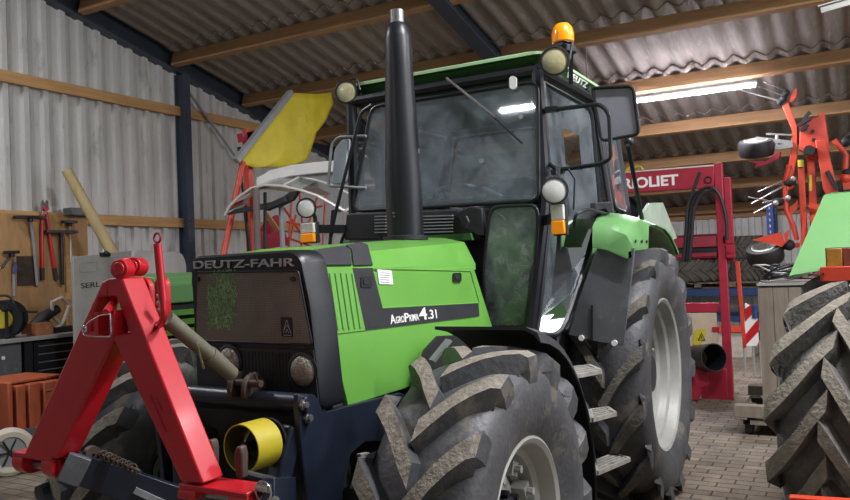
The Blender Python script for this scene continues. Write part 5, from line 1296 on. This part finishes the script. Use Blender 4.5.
# ================================================================== ORANGE TEDDER, folded upright
XD = -5.6
dx = lambda px, py, x=XD: on(px, py, 'x', x)
TD = thing('hay_tedder', V(XD, dx(803, 250).y, 0), 'orange-red hay tedder folded upright beside the green mudguard', 'hay tedder')
def part(nm, m_, f, par=None, **k):
    g = MB(); f(g); return g.build(nm, m_, par or TD, **k)
for x0, x1, ytop, dd in ((797.5, 804, 163, 0), (806.5, 814.5, 155, -.06)):
    a = dx(x0, ytop, XD+dd); b = dx(x1, ytop, XD+dd); part('mast', M['orange'], lambda g: g.lohi((XD+dd-.09, a.y, .3), (XD+dd, b.y, a.z)), bevel=.006)
part('mast_cap', M['yellow'], lambda g: g.cyl(dx(800.7, 167, XD+.02), dx(800.7, 160, XD+.02), .035, n=12))
part('yellow_strip', M['yellow'], lambda g: g.bar(dx(810.5, 175, XD+.01), dx(810.5, 191, XD+.01), .03, .01))
part('gearbox_plate', M['orange'], lambda g: g.prism([dx(*q) for q in ((800, 122), (809, 119), (818, 116), (821, 112), (825, 114), (830, 150), (827, 158), (815, 160), (806, 153), (799, 150))], (-.10, 0, 0)), bevel=.01)
part('plate_boss', M['dark'], lambda g: [g.cyl(dx(*q, XD), dx(*q, XD+.05), r_, n=12) for q, r_ in (((820.5, 147), .03), ((814, 140), .025), ((809, 150), .06), ((813, 131), .02), ((805, 128), .03))])
part('linkage', M['dark'], lambda g: [g.bar(dx(*a_, XD+.03), dx(*b_, XD+.03), .04, .04) for a_, b_ in (((797, 126), (811, 118)), ((803, 120), (810, 112)), ((800, 131), (808, 124)))])
part('upper_arm', M['orange'], lambda g: g.prism([dx(*q) for q in ((782, 106), (788, 102), (797, 126), (797, 158), (790, 190), (785, 178), (791, 152), (792, 130))], (-.08, 0, 0)), bevel=.006)
part('arm_tip', M['orange'], lambda g: g.prism([dx(*q) for q in ((789, 101), (795, 88), (797, 89), (796, 97), (791, 102))], (-.06, 0, 0)))
part('tip_bearing', M['dark'], lambda g: [g.ball(dx(*q), .045, 6) for q in ((783, 99), (780, 102), (786, 93))])
for k, (a_, b_) in enumerate((((747, 92), (781, 101)), ((764, 82), (786, 91)), ((757, 86), (784, 96)), ((737, 89), (780, 101.5)))):
    part('tine', M['steel'], lambda g: g.cyl(dx(*a_), dx(*b_), .008, n=6))
part('diagonal_arm', M['orange'], lambda g: g.prism([dx(*q, XD+.1) for q in ((815, 140), (826, 140), (836, 182), (839, 195), (828, 200), (823, 188))], (-.09, 0, 0)), bevel=.008)
part('arm_foot', M['orange'], lambda g: g.prism([dx(*q, XD+.1) for q in ((823, 188), (832, 187), (833, 198), (828, 200))], (-.2, 0, 0)))
part('hydraulic_ram', M['cable'], lambda g: (g.bar(dx(827, 171, XD+.13), dx(837, 190, XD+.13), .05, .05), g.cyl(dx(827, 172, XD+.17), dx(835, 188, XD+.17), .014)))
part('hinge_block', M['dark'], lambda g: g.bar(dx(805, 150, XD+.06), dx(815, 152, XD+.06), .12, .10))
part('lower_arm', M['orange'], lambda g: g.tube([dx(785, 180), dx(788, 190), dx(793, 185)], .035, 8))
part('rotor_arm', M['orange'], lambda g: g.tube([dx(789, 165), dx(785, 180), dx(786, 210), dx(793, 225), dx(797, 240)], .03, 8))
part('lower_plate', M['orange'], lambda g: g.prism([dx(*q) for q in ((790, 208), (798, 200), (797, 208), (791, 216), (795, 228), (791, 230), (786, 214))], (-.04, 0, 0)))
for q in ((790, 183), (778, 202)): part('tine_hub', M['dark'], lambda g: g.ball(dx(*q), .075, 8, sc=(1, 1, .7)))
for q in ((793, 179), (788, 198), (776, 203)): part('tine_hub_cap', M['zinc'], lambda g: g.ball(dx(*q, XD+.06), .035, 6))
for a_, b_ in (((758, 192), (786, 179)), ((751, 204), (784, 186)), ((748, 197), (780, 203)), ((754, 213), (779, 200)), ((762, 203), (784, 198))):
    part('tine', M['silverwire'], lambda g: g.cyl(dx(*a_), dx(*b_), .011, n=6))
def tedder_wheel(cpx, rr, tilt, wd, X):
    c = dx(*cpx, X); n_ = Vector(tilt).normalized(); g = MB(); g.lathe([(rr*.62, -wd*.4), (rr*.7, -wd*.5), (rr*.93, -wd*.48), (rr, -wd*.25), (rr, wd*.25), (rr*.93, wd*.48), (rr*.7, wd*.5), (rr*.62, wd*.4)], c, n_, 40, closed_prof=True); t_ = g.build('transport_wheel', M['cable'], TD)
    g = MB(); g.lathe([(rr*.62, wd*.45), (rr*.60, wd*.52), (rr*.52, wd*.1), (rr*.3, -wd*.1), (rr*.12, wd*.1), (0, wd*.1)], c, n_, 32); g.lathe([(rr*.66, wd*.52), (rr*.60, wd*.55)], c, n_, 40); g.build('wheel_rim', M['rim'], t_)
    return c
c = tedder_wheel((756, 148), .215, (.34, .02, 1.0), .20, XD)
part('wheel_fork', M['steel'], lambda g: (g.bar(c+V(0, .0, .12), dx(792, 143), .04, .05), g.cyl(dx(777, 135), dx(776, 148), .02), g.bar(dx(766, 134), dx(792, 135), .03, .02), g.bar(dx(775, 148), dx(793, 145), .06, .06)))
part('tyre_guard', M['redm'], lambda g: g.prism([dx(*q, XD+.1) for q in ((748, 161), (766, 161), (777, 153), (780, 151), (779, 158), (764, 165), (754, 167), (757, 164))], (-.16, 0, 0)))
c = tedder_wheel((765, 254), .225, (.44, -.12, 1.0), .20, XD)
part('wheel_fork', M['dark'], lambda g: (g.bar(dx(770, 250), dx(795, 246), .05, .05), g.ball(dx(789, 245, XD+.05), .07, 8)))
part('orange_blade', M['orange'], lambda g: g.prism([dx(*q, XD+.12) for q in ((752, 240), (765, 236), (781, 232), (785, 243), (782, 247), (768, 243))], (-.03, 0, 0)))
part('blade_bracket', M['orange'], lambda g: (g.prism([dx(*q, XD+.12) for q in ((784, 233), (789, 230), (788, 240), (785, 244))], (-.03, 0, 0)), g.bar(dx(789, 246), dx(800, 245), .06, .06)))
part('side_levers', M['orange'], lambda g: (g.bar(dx(805, 212, XD+.1), dx(802, 245, XD+.1), .04, .04), g.bar(dx(809, 205, XD+.1), dx(823, 208, XD+.1), .05, .06), g.bar(dx(812, 215, XD+.1), dx(818, 226, XD+.1), .08, .1), g.bar(dx(808, 240, XD+.1), dx(820, 215, XD+.1), .05, .05)))
part('base_beam', M['orange'], lambda g: g.lohi((XD-.14, dx(795, 300).y, 0), (XD+.06, dx(830, 300).y, .3)), bevel=.01)
# arm of the same machine at the right picture edge
part('outer_arm', M['orange'], lambda g: (g.tube([dx(834, 140), dx(841, 148), dx(846, 155), dx(845, 178)], .035, 8), g.ball(dx(846, 178), .07, 8), g.bar(dx(843, 185), dx(852, 184), .06, .12)))
part('outer_hub', M['dark'], lambda g: (g.ball(dx(846, 142), .06, 8), g.cyl(dx(838, 144), dx(850, 133), .01, n=6)))
part('outer_hub', M['dark'], lambda g: g.ball(dx(847, 173), .06, 8))

# ================================================================== WOODEN CRATE with coiled cables, on a dolly
XC = -2.0
cx_ = lambda px, py, x=XC: on(px, py, 'x', x)
CR = thing('wooden_crate', V(XC-.4, 1.8, .12), 'weathered tall wooden crate standing behind the muddy tyre', 'crate')
zc1 = 1.285; y0_ = cx_(757.5, 285).y; ybot = cx_(772, 400).y+.0
nb = 6; wdt = .115
for k in range(nb):
    ya = y0_+k*(wdt+.004); g = MB(); g.lohi((XC-.03, ya, .14), (XC, ya+wdt, zc1-.04)); g.build('front_board', M['oldwood'], CR)
for k in range(6):
    xa = XC-.03-k*.13; g = MB(); g.lohi((xa-.125, y0_, .14), (xa, y0_+.025, zc1-.04)); g.build('side_board', M['oldwood'], CR)
g = MB(); g.lohi((XC-.85, y0_-.006, zc1-.04), (XC-.83, y0_+nb*.119+.01, zc1)); g.lohi((XC-.03, y0_-.006, zc1-.022), (XC+.008, y0_+nb*.119+.01, zc1)); g.lohi((XC-.85, y0_-.006, zc1-.022), (XC, y0_+.03, zc1)); g.build('crate_rim', M['zinc'], CR)
g = MB(); g.lohi((XC-.82, y0_+.02, .14), (XC-.03, y0_+nb*.119, zc1-.005)); g.build('crate_inside', M['oldwood'], CR)
DL = thing('wooden_dolly', V(XC-.2, 1.4, 0), 'low wooden dolly on black castors under the crate', 'dolly')
g = MB(); g.lohi((XC-1.0, y0_-.22, .18), (XC-.87, y0_+.5, .27)); g.build('dolly_slat', M['oldwood'], DL, bevel=.004)
g = MB(); g.lohi((XC+.012, y0_-.22, .16), (XC+.12, y0_+.5, .26)); g.build('dolly_slat', M['oldwood'], DL, bevel=.004)
g = MB(); g.lohi((XC-1.0, y0_-.22, .14), (XC+.12, y0_-.12, .158)); g.build('dolly_rail', M['oldwood'], DL, bevel=.004)
g = MB(); g.lohi((XC-.9, y0_-.1, .10), (XC+.1, y0_+.5, .138)); g.build('dolly_deck', M['oldwood'], DL)
for x_, y_ in ((XC-.02, y0_-.12), (XC-.66, y0_-.12), (XC-.02, y0_+.4), (XC-.66, y0_+.4)):
    g = MB(); g.cyl((x_, y_-.03, .06), (x_, y_+.03, .06), .06, n=20); cw_ = g.build('castor', M['blackp'], DL)
    g = MB(); g.lohi((x_-.03, y_-.045, .08), (x_+.03, y_+.045, .20)); g.build('castor_fork', M['dark'], cw_)
rngc = random.Random(4)
for k in range(9):
    g = MB(); pts = []; px0 = XC-.14-rngc.random()*.15; pyc = y0_+.20+rngc.uniform(-.05, .08); rx_, ry_ = rngc.uniform(.08, .15), rngc.uniform(.14, .22); ph = rngc.random()*6
    for j in range(26):
        t = j/25*2*math.pi; hh = zc1+.012+.028*(k*.4)+.15*max(0, math.sin(t+ph))*(.3+.1*k)*.8
        pts.append(V(px0+rx_*math.cos(t), pyc+ry_*math.sin(t), min(hh, zc1+.15)))
    g.tube(pts[:-1], .008, 6, close=True)
    tag(g.build('cable_coil', M['cable'] if k % 3 else M['zinc']), 'thin loose cable coils heaped on top of the wooden crate', 'cable', 'cable coils on the crate')

# ================================================================== TRACTOR AT THE RIGHT EDGE (only its rear corner is in view)
G = thing('green_tractor', (.7, 2.0, 0), 'tractor cut off by the right edge, pale green mudguard over a very muddy tyre', 'tractor')
heavy = mat('mud_caked_tyre', '#6a6863', .85, var=.3, vs=10, dirt=[('#8f8876', .58, 30), ('#403e3a', .62, 8)], bump=(50, .8))
CW = V(.86, 2.10, .70); CA = V(-.30, -.95, 0).normalized()
lug_ang = .46
ty = tyre_mesh(CW, CA, .735, .50, .36, .085, 17, .085, .14, -1).build('front_wheel', [heavy, M['mud']], G, smooth=38)
g = MB(); g.lathe([(.37, .16), (.35, .17), (.30, .10), (.12, .08), (0, .10)], CW, CA, 40); g.build('rim', M['rim'], ty)
XF = 1.0
fxx = lambda px, py, x=XF: on(px, py, 'x', x)
g = MB(); XG2 = .50; a0, a1, a2, a3, a4 = fxx(789, 276), fxx(824, 195, XG2), fxx(832, 192.5, XG2), fxx(880, 189, XG2), fxx(880, 268)
g.prism([a0, a1, a2, a3, a4, fxx(826, 270)], (-.012, 0, 0)); mg = g.build('mudguard', M['green_pale'], G, bevel=.004)
# the sloping side of the guard running forward
bk = [fxx(789, 276), fxx(824, 195)]; f0 = V(.25, a0.y+.03, 1.40); f1 = V(.25, a1.y+.03, 1.80)
g = MB(); g.prism([a0, a1, f1, f0], (0, .012, .0)); g.build('mudguard_side', M['green_pale'], mg)
g = MB(); g.prism([a1, a2, a3, a3+V(-.35, 0, 0.02), f1], (0, 0, -.01)); g.build('mudguard_top', M['green_pale'], mg)
g = MB(); a = fxx(819.5, 267, XF+.06); b = fxx(880, 280.5, XF+.06); g.lohi((XF-.0, a.y, b.z), (XF+.06, b.y, a.z)); bm_ = g.build('rear_beam', M['orange'], G, bevel=.004)
g = MB(); c = fxx(823, 274, XF+.062); g.cyl(c, c+V(.006, 0, 0), .006, n=8); g.build('beam_bolt', M['dark'], bm_)
g = MB(); a = fxx(825, 248, XF+.05); b = fxx(880, 266.5, XF+.05); g.lohi((XF+.0, a.y, b.z), (XF+.04, b.y, a.z)); tl = g.build('tail_lamp', M['dark'], G, bevel=.004)
g = MB(); m0 = fxx(842, 250, XF+.05).y; g.lohi((XF+.04, a.y+.004, b.z+.006), (XF+.052, m0, a.z-.004)); g.build('amber_lens', mat('dirty_amber', '#a8742a', .4, var=.3, vs=30, dirt=('#6a4a26', .6, 40)), tl, bevel=.003)
g = MB(); g.lohi((XF+.04, m0+.002, b.z+.006), (XF+.052, b.y, a.z-.004)); g.build('red_lens', mat('dirty_red', '#7a3a2c', .4, var=.3, vs=30), tl, bevel=.003)
g = MB(); g.cyl(CW+V(0, .1, 0), (.98, 2.9, .705), .10); g.build('front_axle', M['dark'], G)
g = MB(); g.tube(rpath([(.6, 2.5, .9), (.45, 2.5, 1.5), (.40, 2.0, 1.60), (.9, 1.95, 1.44)], .1), .025, 8); g.tube(rpath([(.6, 2.5, .9), (.40, 2.5, 1.7), (.42, 2.02, 1.78)], .1), .025, 8); g.build('mudguard_stay', M['dark'], G)
g = MB(); g.lohi((-.6, 2.35, .55), (1.0, 2.75, 1.35)); g.build('rear_body', M['dark'], G)
g = MB(); g.cyl((.98, 2.85, .735), (.98, 3.3, .735), .735, n=48); g.build('front_wheel', heavy, G)
g = MB(); a = on(790, 496, 'x', 1.75); g.bar(V(1.75, a.y, a.z-.03), V(1.75, 2.3, a.z-.01), .05, .06); g.bar(V(1.75, 2.28, a.z-.01), V(.9, 2.4, .7), .05, .06); g.build('drawbar', M['orange'], G)
bpy.context.view_layer.update()
